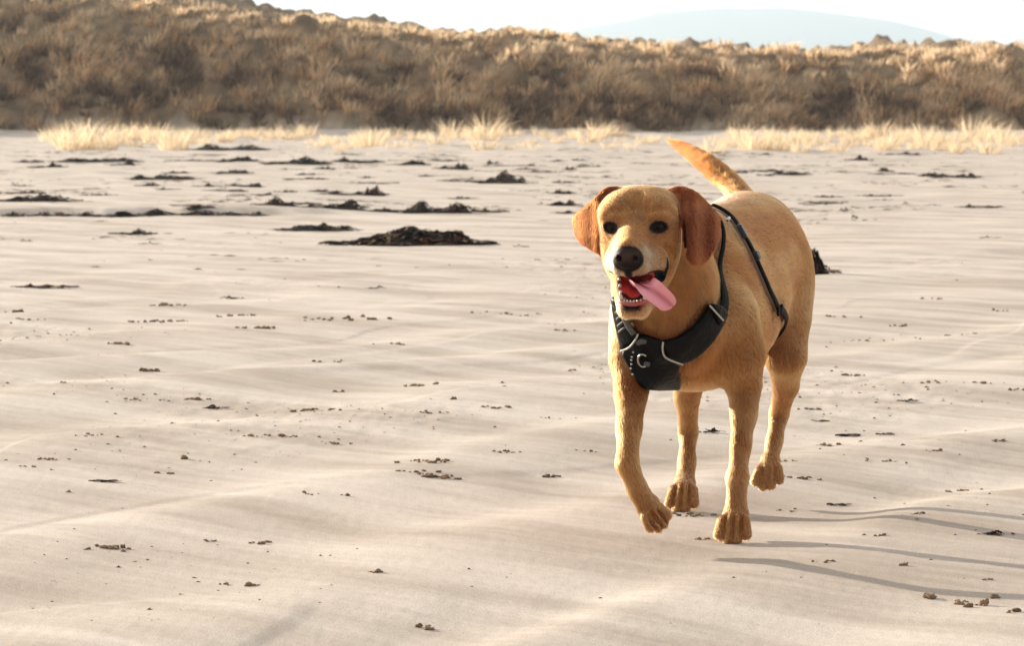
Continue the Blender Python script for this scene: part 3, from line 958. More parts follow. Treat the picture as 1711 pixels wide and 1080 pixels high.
def panel(edge_a, edge_b, n, k, off):
    A = resample(edge_a, n); B = resample(edge_b, n)
    t = np.linspace(0, 1, k)[None, :, None]
    pp = A[:, None] * (1 - t) + B[:, None] * t
    q, hit = FD.see(pp[..., 0].ravel(), pp[..., 1].ravel(), off, ND)
    q = q.reshape(n, k, 3); hit = hit.reshape(n, k)
    # where the sight line slips past the coat, wrap round from the neighbour instead
    dmed = np.median(q[..., 1][hit])
    for i in range(n):
        for j in list(range(k // 2, k)) + list(range(k // 2, -1, -1)):
            bad = (not hit[i, j])
            if bad:
                jj = j - 1 if j > k // 2 else j + 1
                jj = min(max(jj, 0), k - 1)
                q[i, j] = P(pp[i, j, 0], pp[i, j, 1], q[i, jj, 1] + .004)
    return relax(q, 3)

def strip(name, line, w, off, m, parent, thick=.003, world=False, label=None, n=60, k=4):
    if world:
        c = FD.project(resample(line, n), off)
    else:
        L = resample(line, n)
        c, hit = FD.see(L[:, 0], L[:, 1], off, ND)
        c = c[hit]
    for _ in range(4):
        c[1:-1] = .5 * c[1:-1] + .25 * (c[:-2] + c[2:])
    N = FD.grad(c, .01); T = np.gradient(c, axis=0)
    S_ = np.cross(T, N); S_ /= np.linalg.norm(S_, axis=1, keepdims=True)
    w = np.interp(np.linspace(0, 1, len(c)), np.linspace(0, 1, len(np.atleast_1d(w))), np.atleast_1d(w))
    t = np.linspace(-.5, .5, k)
    Q = c[:, None] + S_[:, None] * t[None, :, None] * w[:, None, None]
    return shell(name, Q, m, parent, thick, label)

def cord(name, line, off, r, m, parent, n=30):
    L = resample(line, n)
    c, hit = FD.see(L[:, 0], L[:, 1], off, ND)
    c = c[hit]
    for _ in range(3): c[1:-1] = .5 * c[1:-1] + .25 * (c[:-2] + c[2:])
    return child(mesh_obj(name, *tube(c, r, 6), m), parent)

HAR = child(bpy.data.objects.new('harness', None), DOG)
COL.objects.link(HAR); HAR['label'] = 'black padded dog harness with pale piping'

# breast plate
shell('breast_plate', panel([(1066, 560), (1052, 577), (1037, 588), (1048, 610), (1062, 631), (1078, 646), (1094, 653)],
                            [(1108, 572), (1106, 588), (1114, 600), (1136, 610), (1131, 626), (1138, 641), (1136, 652)], 26, 18, .012), PAD_M, HAR, .006)
# image-left shoulder pad, ribbed
shell('shoulder_pad', panel([(1021, 497), (1023, 520), (1029, 550), (1038, 588)], [(1032, 503), (1038, 524), (1048, 544), (1066, 561)], 22, 7, .013), PAD_M, HAR, .005)
# image-right shoulder pad
shell('shoulder_pad', panel([(1104, 573), (1130, 567), (1154, 553), (1174, 534), (1188, 510)], [(1126, 613), (1158, 602), (1184, 580), (1203, 554), (1216, 529)], 30, 12, .013), PAD_M, HAR, .006)
shell('pad_flap', panel([(1190, 509), (1198, 509), (1208, 512)], [(1204, 545), (1212, 537), (1217, 525)], 8, 10, .020), PAD_M, HAR, .005)
strip('rib', [(1024, 511), (1032, 519)], .004, .018, GREY_M, HAR, .002, n=8)
for yy in (524, 535, 546, 556):
    strip('rib', [(1025 + (yy - 511) * .18, yy), (1035 + (yy - 511) * .22, yy - 9)], .004, .018, GREY_M, HAR, .002, n=8)
strip('grey_band', [(1033, 508), (1041, 528), (1049, 546), (1059, 560)], .011, .019, GREY_M, HAR, .002, n=24)
cord('piping', [(1066, 559), (1060, 571), (1050, 582), (1037, 587)], .020, .0017, PIPE_M, HAR)
cord('piping', [(1108, 572), (1107, 585), (1111, 597), (1124, 604), (1141, 610)], .021, .0017, PIPE_M, HAR)
cord('piping', [(1186, 511), (1197, 523), (1209, 536)], .026, .0016, PIPE_M, HAR)
# neck strap rising behind the ear
strip('neck_strap', [P(1192, 520, 5.45), P(1199, 497, 5.465), P(1205, 470, 5.48), P(1208, 440, 5.50), P(1204, 412, 5.52), P(1192, 385, 5.54), P(1172, 360, 5.56)], [.024, .016, .009, .008, .008], .010, WEB_M, HAR, .003, world=True)
# girth strap over the back and round the ribs
girth = [P(1188, 347, 5.665), P(1203, 353, 5.665), P(1220, 365, 5.665), P(1240, 384, 5.625), P(1253, 405, 5.64), P(1264, 428, 5.655), P(1276, 455, 5.665), P(1289, 486, 5.68), P(1302, 515, 5.70)]
gpx = [(1188, 350), (1203, 357), (1219, 367), (1240, 384), (1253, 405), (1264, 428), (1276, 455), (1289, 486), (1302, 515)]
gh, gok = FD.see([q[0] for q in gpx], [q[1] for q in gpx], .009, 5.5)
girth = [h if (ok and i > 2) else g for i, (h, g, ok) in enumerate(zip(gh, girth, gok))]
strip('girth_strap', girth, [.015, .014, .012, .010, .010], .009, WEB_M, HAR, .003, world=True, n=90)
rest = [P(1188, 350, 5.60), P(1150, 345, 5.60), P(1100, 380, 5.61), P(1065, 450, 5.63), P(1075, 560, 5.66), P(1130, 650, 5.69), P(1205, 650, 5.76), P(1262, 610, 5.86), P(1296, 545, 5.84), P(1304, 522, 5.76), P(1302, 515, 5.72)]
strip('belly_strap', rest, .012, .008, WEB_M, HAR, .003, world=True, n=110)
def block(name, px, py, off, w, h, t, ang, m):
    c, hit = FD.see([px], [py], off, 5.5 if px > 1200 else ND)
    N = FD.grad(c, .01)[0]; c = c[0]
    a = RGT * math.cos(ang) - UPV * math.sin(ang); a = unit(a - N * (a @ N)); b = np.cross(N, a)
    v = []; f = []
    for z, s in ((-.5, 1), (.2, 1), (.5, .8)):
        for x, y in ((-1, -.7), (-.7, -1), (.7, -1), (1, -.7), (1, .7), (.7, 1), (-.7, 1), (-1, .7)):
            v.append(c + a * x * w / 2 * s + b * y * h / 2 * s + N * z * t)
    for q in range(2):
        for j in range(8): f.append((q * 8 + j, q * 8 + (j + 1) % 8, q * 8 + 8 + (j + 1) % 8, q * 8 + 8 + j))
    f.append(tuple(range(16, 24))); f.append(tuple(range(7, -1, -1)))
    HARN.append(np.array(v))
    return child(mesh_obj(name, v, f, m, smooth=False), HAR)
block('buckle', 1240, 386, .013, .026, .015, .009, math.radians(48), BUCK_M)
block('buckle', 1265, 427, .012, .016, .014, .008, math.radians(60), BUCK_M)
block('strap_slider', 1217, 366, .013, .005, .018, .006, math.radians(35), METAL_M)
block('strap_tab', 1306, 518, .010, .020, .010, .004, math.radians(-35), WEB_M)
block('strap_tab', 1301, 521, .010, .016, .010, .004, math.radians(60), WEB_M)
# leash ring and stitching on the breast plate
rc, _ = FD.see([1074], [603], .020, ND); N = FD.grad(rc, .01)[0]; rc = rc[0]
a_ = unit(RGT - N * (RGT @ N)); b_ = np.cross(N, a_)
ring = [rc + (a_ * math.cos(t) * .008 + b_ * math.sin(t) * .013) for t in np.linspace(.9, 2 * math.pi - .9, 20)]
child(mesh_obj('leash_ring', *tube(ring, .0019, 8), METAL_M), HAR)
block('ring_tab', 1081, 609, .022, .010, .008, .004, 0.2, GREY_M)
strip('tape_fold', [(1064, 576), (1072, 571), (1080, 573)], [.006, .010, .006], .021, GREY_M, HAR, .002, n=10)
for (x, y) in ((1058, 589), (1056, 597), (1055, 602), (1055, 609), (1054, 616), (1057, 626)):
    c, hit = FD.see([x], [y], .0205, ND)
    child(mesh_obj('stud', c[0] + sv * .0017, sf, PIPE_M), HAR)

# ------------------------------------------------------------------ coat
def build_fur(N):
    tri = np.concatenate([BF[:, [0, 1, 2]], BF[:, [0, 2, 3]]])
    a, b, c = BV[tri[:, 0]], BV[tri[:, 1]], BV[tri[:, 2]]
    ar = np.linalg.norm(np.cross(b - a, c - a), axis=1)
    cen = (a + b + c) / 3
    dens = np.ones(len(tri))
    f, l, u = head_uv(cen)
    dens *= np.where((f > -.13) & (np.abs(l) < .13) & (u > -.15), 2.6, 1.0)
    dens *= np.where(cen[:, 2] < .25, 1.5, 1.0)
    dens *= np.where(BN[tri[:, 0]][:, 1] > .75, .35, 1.0)      # far side, seen by nobody at a step aside
    pr = ar * dens; pr /= pr.sum()
    t = RNG.choice(len(tri), N, p=pr)
    r1 = np.sqrt(RNG.random(N)); r2 = RNG.random(N)
    w0, w1, w2 = 1 - r1, r1 * (1 - r2), r1 * r2
    bl = lambda A: A[tri[t, 0]] * w0[:, None] + A[tri[t, 1]] * w1[:, None] + A[tri[t, 2]] * w2[:, None]
    p = bl(BV); n = bl(BN); n /= np.linalg.norm(n, axis=1, keepdims=True)
    col = bl(BC); cov = bl(BCOV[:, None])[:, 0]; lf = BLF[tri[t, 0]]; ew = BEW[tri[t, 0]]; tw = BTW[tri[t, 0]]
    keep = RNG.random(N) < cov
    # none under the harness
    hp = np.concatenate(HARN)
    kd = kdtree.KDTree(len(hp))
    for i, q in enumerate(hp): kd.insert(q, i)
    kd.balance()
    lo, hi = hp.min(0) - .02, hp.max(0) + .02
    cand = np.where(((p > lo) & (p < hi)).all(1) & keep)[0]
    hd = np.full(N, 1.0)
    for i in cand: hd[i] = kd.find(p[i])[2]
    keep &= hd > .0068
    p, n, col, lf, ew, tw, hd = p[keep], n[keep], col[keep], lf[keep], ew[keep], tw[keep], hd[keep]
    M = len(p)
    # hair stream
    D = np.zeros((M, 3)); W = np.zeros(M); LN = np.zeros(M); LT = np.zeros(M)
    for a, b, r, d, ln, lt, coat in FLOW:
        dist, tt = seg_d(p, a, b)
        w = np.exp(-np.maximum(dist - r, 0) / .022) + 1e-9
        if coat == 'tail': w = w * (p[:, 1] > 6.12) * (1 + 20 * tw)
        D += w[:, None] * d; W += w; LN += w * ln; LT += w * lt
    D /= W[:, None]; LN /= W; LT /= W
    f, l, u = head_uv(p)
    hw = (f > -.13) & (np.abs(l) < .12) & (u > -.15) & (f < .14) & (p[:, 1] < 5.42)
    src = HP(.115, 0, -.03)
    hdv = p - src; hdv /= np.linalg.norm(hdv, axis=1, keepdims=True)
    k = np.clip((f + .13) / .06, 0, 1) * hw
    D = D * (1 - k)[:, None] + hdv * k[:, None]
    LT = LT * (1 - k) + .14 * k
    LN = LN * np.where(hw, 1 - k, 1) + .0085 * k
    earv = np.array([0, .1, -1.0])
    D = np.where((ew > .5)[:, None], earv, D)
    LN = LN * lf
    LN = np.where(ew > .5, .0045, LN)
    LT = np.where(ew > .5, .10, LT)
    LN *= np.clip((hd - .006) / .02, .35, 1)
    # the mane of a short double coat: clumps
    cl = noise3(p, 55, 60)[:, None]; cl2 = noise3(p, 55, 63)[:, None]; cl3 = noise3(p, 55, 66)[:, None]
    D = D + .38 * np.concatenate([cl, cl2, cl3], 1) + RNG.normal(0, .13, (M, 3))
    D -= n * (D * n).sum(1, keepdims=True)
    D /= np.linalg.norm(D, axis=1, keepdims=True) + 1e-9
    LN = LN * RNG.uniform(.65, 1.25, M)
    lift = np.clip(.05 + 1.25 * LT * RNG.uniform(.6, 1.6, M), .10, .8)
    K = 4
    pos = np.zeros((M, K, 3))
    for j in range(K):
        s = j / (K - 1)
        out_ = lift * (s - .45 * s * s) * 1.6
        pos[:, j] = p + n * .0002 + D * (LN * s)[:, None] + n * (LN * out_)[:, None]
        pos[:, j, 2] -= LN * .05 * s * s
    pos[..., 2] = np.maximum(pos[..., 2], .001)
    rad = np.linspace(1, .18, K)[None, :] * (np.where(hw, .00019, .00027))[:, None] * RNG.uniform(.8, 1.2, (M, 1))
    c4 = np.ones((M, 4)); c4[:, :3] = np.clip(col * RNG.uniform(.62, 1.30, (M, 1)) * (1 + .35 * cl), .004, .92)
    hc = bpy.data.hair_curves.new('coat')
    hc.add_curves([K] * M)
    hc.attributes['position'].data.foreach_set('vector', pos.reshape(-1).astype(np.float32))
    ra = hc.attributes.get('radius') or hc.attributes.new('radius', 'FLOAT', 'POINT')
    ra.data.foreach_set('value', rad.reshape(-1).astype(np.float32))
    ca = hc.attributes.new('fur_tint', 'FLOAT_COLOR', 'CURVE')
    ca.data.foreach_set('color', c4.reshape(-1).astype(np.float32))
    hc.materials.append(fur_material())
    o = bpy.data.objects.new('coat', hc)
    COL.objects.link(o)
    child(o, DOG)
    o['label'] = 'short golden coat'
    return M
if not os.environ.get('NOFUR'):
    build_fur(60000 if QUICK == 'low' else 520000)

# ------------------------------------------------------------------ dunes
def tint_mat(name, rough=.8, trans=.0, spec=.2, noise=None):
    m, n, l, b = mat(name)
    a = n.new('ShaderNodeAttribute'); a.attribute_name = 'tint'
    src = a.outputs['Color']
    if noise:
        tcn = n.new('ShaderNodeTexCoord'); nz = n.new('ShaderNodeTexNoise'); nz.inputs['Scale'].default_value = noise
        nz.inputs['Detail'].default_value = 5
        l.new(tcn.outputs['Object'], nz.inputs['Vector'])
        rr = n.new('ShaderNodeValToRGB'); rr.color_ramp.elements[0].position = .3; rr.color_ramp.elements[1].position = .7
        rr.color_ramp.elements[0].color = (.55, .55, .55, 1); rr.color_ramp.elements[1].color = (1.2, 1.2, 1.2, 1)
        mm = n.new('ShaderNodeMixRGB'); mm.blend_type = 'MULTIPLY'; mm.inputs[0].default_value = 1
        l.new(nz.outputs[0], rr.inputs[0]); l.new(src, mm.inputs[1]); l.new(rr.outputs[0], mm.inputs[2]); src = mm.outputs[0]
    l.new(src, b.inputs['Base Color'])
    b.inputs['Roughness'].default_value = rough
    b.inputs['Specular IOR Level'].default_value = spec
    if trans:
        t = n.new('ShaderNodeBsdfTranslucent'); l.new(src, t.inputs[0])
        ms = n.new('ShaderNodeMixShader'); ms.inputs[0].default_value = trans
        l.new(b.outputs[0], ms.inputs[1]); l.new(t.outputs[0], ms.inputs[2])
        l.new(ms.outputs[0], n['Material Output'].inputs[0])
    return m
GRASS_M = tint_mat('dry_grass', .7, .58)

CR_PX = np.array([-900, -500, -200, 0, 130, 250, 340, 500, 650, 760, 880, 1000, 1130, 1300, 1500, 1590, 1650, 1720, 1900, 2300, 2800], float)
CR_PY = np.array([-20, -40, -30, -18, 2, 14, 24, 40, 62, 72, 66, 76, 90, 96, 100, 94, 84, 96, 104, 92, 100], float)
def crest(x):
    px = WPX / 2 + x / 84.0 * FPX
    return CAM_Z + (190 - np.interp(px, CR_PX, CR_PY)) / FPX * 84.0
def hummock(x, y):
    a = 1 - np.abs(perlin(x * .75, y * .62, 34)) * 2.2; b = perlin(x * 1.7, y * 1.4, 35)
    return .34 * np.clip(a, 0, 1) ** 2 + .20 * b
def dune_h(x, y):
    x = np.asarray(x, float); y = np.asarray(y, float)
    base = 80.2 + 0.5 * perlin(x * .22, 0 * x + .5, 31) + .25 * perlin(x * .8, 0 * x + 7, 32)
    c = crest(x)
    gul = perlin(x * .55 + y * .35, y * .22, 33)                    # slanting gullies
    t = (y - base + .9 * gul) / 4.2
    s = np.clip(t, 0, 1)
    prof = .10 * sst(0, .05, s) + .90 * (1 - (1 - s) ** 1.7)
    h = .28 + np.maximum(c - .28, .2) * prof
    h += (hummock(x, y) - .12) * sst(0.02, .3, s)
    h += .45 * sst(86, 100, y) * (1 + perlin(x * .12, y * .1, 36))
    left = (1 - sst(-11.5, -8.5, x))
    h += left * 1.3 * sst(86, 91, y)
    return np.where(t < 0, .28 - .6 * np.clip(-t * 3, 0, 1), h)

def build_dune():
    xs = np.linspace(-34, 34, 380); xs = np.concatenate([np.linspace(-160, -35, 40), xs, np.linspace(35, 160, 40)])
    ys = np.concatenate([np.linspace(77, 90, 90), np.linspace(90.6, 140, 40)])
    X, Y = np.meshgrid(xs, ys)
    Z = dune_h(X, Y)
    v = np.stack([X, Y, Z], -1).reshape(-1, 3)
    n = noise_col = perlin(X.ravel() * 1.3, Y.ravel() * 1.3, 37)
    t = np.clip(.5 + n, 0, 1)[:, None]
    col = np.array([.32, .225, .135]) * (1 - t) + np.array([.19, .13, .078]) * t  # ground darkened to paint shaded gaps between the tufts
    low = (1 - sst(.26, .36, Z.ravel()))[:, None]
    col = col * (1 - low) + np.array([.46, .39, .31]) * low
    nr, nc = X.shape
    i = np.arange(nr * nc).reshape(nr, nc)
    f = np.stack([i[:-1, :-1], i[:-1, 1:], i[1:, 1:], i[1:, :-1]], -1).reshape(-1, 4)
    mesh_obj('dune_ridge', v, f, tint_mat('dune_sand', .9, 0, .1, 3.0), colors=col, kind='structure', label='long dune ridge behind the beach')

def blades(cx, cy, cz, L, spread, n, wid, lean, col, jit, rng, wind=(.25, -.1)):
    """tapered bending leaves of one tuft: vertices, quads, colours"""
    az = rng.random(n) * 2 * np.pi
    rr = np.sqrt(rng.random(n)) * spread
    bx, by = cx + rr * np.cos(az), cy + rr * np.sin(az)
    ln = L * rng.uniform(.55, 1.15, n)
    out_ = lean * rng.uniform(.25, 1.2, n)
    dx = np.cos(az) * out_ + wind[0] * rng.uniform(.3, 1.3, n); dy = np.sin(az) * out_ + wind[1] * rng.uniform(.3, 1.3, n)
    a2 = rng.random(n) * 2 * np.pi
    wx, wy = np.cos(a2) * wid, np.sin(a2) * wid
    V = np.zeros((n, 8, 3)); 
    for k, (s, w) in enumerate(((0, 1), (.38, .9), (.74, .55), (1, .06))):
        x = bx + dx * ln * s ** 1.5; y = by + dy * ln * s ** 1.5
        z = cz - .05 + ln * (s - .28 * (np.hypot(dx, dy)) * s * s)
        V[:, 2 * k] = np.stack([x - wx * w, y - wy * w, z], -1); V[:, 2 * k + 1] = np.stack([x + wx * w, y + wy * w, z], -1)
    b = (np.arange(n) * 8)[:, None]
    F = np.concatenate([b + np.array([[2 * k, 2 * k + 1, 2 * k + 3, 2 * k + 2]]) for k in range(3)])
    c = np.maximum(np.asarray(col)[None] * (1 + jit * np.clip(rng.normal(0, 1, (n, 1)), -2, 2)), .01)
    c = c * np.minimum(1, .90 / c.max(1, keepdims=True))
    C = np.repeat(c[:, None], 8, 1)
    return V.reshape(-1, 3), F, C.reshape(-1, 3)

STRAW = np.array([.84, .64, .42]); TAN = np.array([.68, .47, .275]); UMBER = np.array([.24, .148, .085]); GREYB = np.array([.54, .37, .22])

def build_dune_grass():
    rng = np.random.default_rng(21)
    V, F, C = [], [], []; off = 0
    nt = 7600
    xs_ = np.where(np.arange(nt) < 6900, rng.uniform(-19, 19, nt), rng.uniform(-34, 34, nt))
    ys_ = np.where(np.arange(nt) % 5 > 0, 80.0 + 8.0 * rng.random(nt) ** 1.45, rng.uniform(79.0, 81.8, nt))
    bs_ = dune_h(xs_, ys_)
    n1_ = perlin(xs_ * .55, ys_ * .55 + bs_, 41)
    n2_ = perlin(xs_ * 1.4, ys_ * 1.4, 42) * .5 + perlin(xs_ * 3.1, ys_ * 2.7, 43)
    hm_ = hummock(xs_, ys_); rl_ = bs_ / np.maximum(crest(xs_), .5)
    us_ = .07 + .85 * n1_ + .30 * n2_ + 1.7 * (hm_ - .11) + .85 * (rl_ - .52) + rng.normal(0, .10, nt)  # grass kinds plus painted light and shade: pale humps, dark hollows
    for i in range(nt):
        x, y, base, rel, u = float(xs_[i]), float(ys_[i]), float(bs_[i]), float(rl_[i]), float(us_[i])
        if base < .29: continue
        if u > .22: col, L, n, sp, ln = STRAW, .46, 34, .15, .50
        elif u > -.02: col, L, n, sp, ln = TAN, .50, 36, .17, .50
        elif u > -.20: col, L, n, sp, ln = GREYB, .45, 36, .24, .6
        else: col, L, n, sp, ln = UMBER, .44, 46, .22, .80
        if rel > .85: L *= .7
        col = col * rng.uniform(.65, 1.2)
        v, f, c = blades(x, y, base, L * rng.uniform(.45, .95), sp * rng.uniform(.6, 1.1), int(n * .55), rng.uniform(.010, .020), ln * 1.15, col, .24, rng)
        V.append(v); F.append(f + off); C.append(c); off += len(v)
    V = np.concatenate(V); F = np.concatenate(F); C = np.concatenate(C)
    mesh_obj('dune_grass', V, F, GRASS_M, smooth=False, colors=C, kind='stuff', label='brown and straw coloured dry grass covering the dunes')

def build_tufts():
    """pale marram tufts along the dune foot, each a thing of its own"""
    rng = np.random.default_rng(5)
    protos = []
    for k in range(6):
        v, f, c = blades(0, 0, 0, .42 + .05 * k, .16 + .03 * k, 50 + 10 * k, .010, .95, np.array([.74, .60, .41]) * rng.uniform(.9, 1.08), .14, rng)
        o = mesh_obj('grass_tuft', v, f, GRASS_M, smooth=False, colors=c)
        protos.append(o)
    spots = []
    # loose stand on the left (photo x 80..330), then a broken row to the right
    for px in np.linspace(80, 322, 34): spots.append((px + rng.uniform(-10, 10), rng.uniform(226, 252), rng.uniform(.3, .95)))
    for px in np.linspace(330, 1085, 110):
        big = 1.0 if min(abs(px - q) for q in (480, 628, 742, 815, 985)) < 9 else 0
        spots.append((px + rng.uniform(-12, 12), rng.uniform(222, 238) if rng.random() < .75 else rng.uniform(236, 252), rng.uniform(.25, .58) + .40 * big))
    for px in np.linspace(1190, 1708, 84): spots.append((px + rng.uniform(-9, 9), rng.uniform(224, 256), rng.uniform(.28, .85)))
    for i, (px, py, sc) in enumerate(spots):
        p = GH(px, py); d = float(p[1])
        z = max(float(p[2]), float(dune_h(p[0], d)) if d > 79 else -1)
        if i < 6: o = protos[i]
        else:
            o = protos[i % 6].copy(); COL.objects.link(o)
        o.location = (float(p[0]), float(d), z - .02)
        o.rotation_euler = (0, 0, float(rng.uniform(-.5, .5)))
        o.scale = (sc, sc, sc * rng.uniform(.8, 1.15))
        o['category'] = 'grass tuft'
        if i < 34:
            o['label'] = 'pale straw grass tuft in the loose stand below the left dunes'; o['group'] = 'grass tufts standing loose on the left sand'
        elif i < 144:
            o['label'] = 'low straw grass tuft at the dune foot left of the raised tail'; o['group'] = 'grass tufts along the middle dune foot'
        else:
            o['label'] = 'straw grass tuft at the dune foot right of the raised tail'; o['group'] = 'grass tufts along the right dune foot'
if not QUICK:
    build_dune(); build_dune_grass(); build_tufts()

# ------------------------------------------------------------------ seaweed, clods and crumbs on the sand
KELP_M = tint_mat('wet_kelp', .6, 0, .08, 30)
CLOD_M = tint_mat('damp_sand_clod', .9, 0, .15, 160)
KDARK = np.array([.020, .014, .010]); KBROWN = np.array([.075, .042, .022]); KRED = np.array([.13, .035, .018]); KTAN = np.array([.20, .135, .075]); KGREEN = np.array([.022, .026, .016])

def kelp(W, D, Ht, seed, tone=0.0, strands=None, bumps=None):
    """a heap of weed: lumpy core with ribbons strewn over it. W along x, D along y"""
    rng = np.random.default_rng(seed)
    nx, ny = 26, 9
    u = np.linspace(-1, 1, nx); w = np.linspace(-1, 1, ny)
    U, Wg = np.meshgrid(u, w, indexing='ij')
    env = np.clip(1 - np.abs(U) ** 2.4, 0, 1) ** .8
    if bumps is None: bumps = [(rng.uniform(-.85, .85), rng.uniform(.35, 1), rng.uniform(.08, .25)) for _ in range(6)]
    prof = .45 + sum(h * np.exp(-((U - c) / s) ** 2) for c, h, s in bumps)
    prof = prof / prof.max()
    side = np.clip(1 - np.abs(Wg) ** 2, 0, 1)
    wav = 1 + .35 * perlin(U * 6 + seed, Wg * 2.5, 50) + .25 * perlin(U * 15 + seed, Wg * 5, 51)
    Z = Ht * .85 * env * prof * side * np.clip(wav, .2, 2) - .006
    X = U * W / 2; Y = Wg * D / 2 * (.35 + .65 * env)
    V = [np.stack([X, Y, Z], -1).reshape(-1, 3)]
    i = np.arange(nx * ny).reshape(nx, ny)
    F = [np.stack([i[:-1, :-1], i[1:, :-1], i[1:, 1:], i[:-1, 1:]], -1).reshape(-1, 4)]
    C = [np.repeat((KDARK * (1 + tone * 4))[None], nx * ny, 0)]
    off = nx * ny
    if W < .12: V, F, C, off = [], [], [], 0
    ns = strands or (int(40 + 150 * min(W, 1)) if W >= .12 else 26)
    for s in range(ns):
        a = rng.uniform(-1, 1) if W >= .12 else np.clip(rng.normal(0, .38), -.9, .9); b = rng.uniform(-1, 1) if W >= .12 else np.clip(rng.normal(0, .4), -1, 1)
        ia = int((a + 1) / 2 * (nx - 1)); ib = int((b + 1) / 2 * (ny - 1))
        z0 = max(Z[ia, ib], 0)
        ln = rng.uniform(.05, .20) * max(.35, min(1.2, W)) + .02 if W >= .12 else rng.uniform(.15, .55) * W
        th = rng.normal(0, .55) + (math.pi if rng.random() < .5 else 0)
        k = 5; t = np.linspace(0, 1, k)
        bend = rng.normal(0, 1.2)
        ang = th + bend * t
        xx = X[ia, ib] + np.cumsum(np.cos(ang)) * ln / k; yy = Y[ia, ib] + np.cumsum(np.sin(ang)) * ln / k * .5
        # ribbons drape: follow the heap, with a springy lift
        ii = np.clip(((xx / (W / 2) + 1) / 2 * (nx - 1)).astype(int), 0, nx - 1)
        jj = np.clip(((yy / (D / 2) + 1) / 2 * (ny - 1)).astype(int), 0, ny - 1)
        zz = np.maximum(Z[ii, jj], 0) + (.004 if W >= .12 else .0015) + rng.uniform(0, .10) * Ht * np.sin(t * np.pi) + rng.random() * .10 * Ht
        wd = rng.uniform(.003, .010) * (.5 + min(W, 1)) if W >= .12 else rng.uniform(.0012, .0032)
        pr = np.array([-np.sin(ang), np.cos(ang)]).T * wd
        tl = rng.uniform(-.6, .6) * wd
        A = np.stack([xx - pr[:, 0], yy - pr[:, 1], zz - tl], -1); B = np.stack([xx + pr[:, 0], yy + pr[:, 1], zz + tl], -1)
        V.append(np.concatenate([A, B]))
        q = np.arange(k - 1)
        F.append(np.stack([q, q + 1, q + 1 + k, q + k], -1) + off); off += 2 * k
        r = rng.random()
        c = KDARK if r < .45 - tone * .3 else KBROWN if r < .74 else KRED if r < .82 else KTAN if r < .93 + tone * .07 else KGREEN
        C.append(np.repeat((c * rng.uniform(.7, 1.4))[None], 2 * k, 0))
    return np.concatenate(V), np.concatenate(F), np.concatenate(C)

def lump(r, seed, n=3, flat=.7):
    """an uneven crumbled clod of sand: a few knobbly balls grown together"""
    rng = np.random.default_rng(seed)
    V, F = [], []; off = 0
    bv, bf = LOWBALL
    for k in range(n):
        rr = r * rng.uniform(.45, 1) * (1 if k else 1.1)
        c = rng.normal(0, 1, 3) * r * .75 * (k > 0); c[2] = abs(c[2]) * .25 + rr * .3
        j = 1 + .32 * rng.normal(0, 1, (len(bv), 1))
        v = bv * np.clip(j, .55, 1.5) * rr * np.array([rng.uniform(.8, 1.4), rng.uniform(.7, 1.1), flat * rng.uniform(.8, 1.2)]) + c
        V.append(v); F += [tuple(i + off for i in f) for f in bf]; off += len(v)
    return np.concatenate(V), F
LOWBALL = uv_sphere(8, 6)

def sand_px(px, py): return GH(px, py)

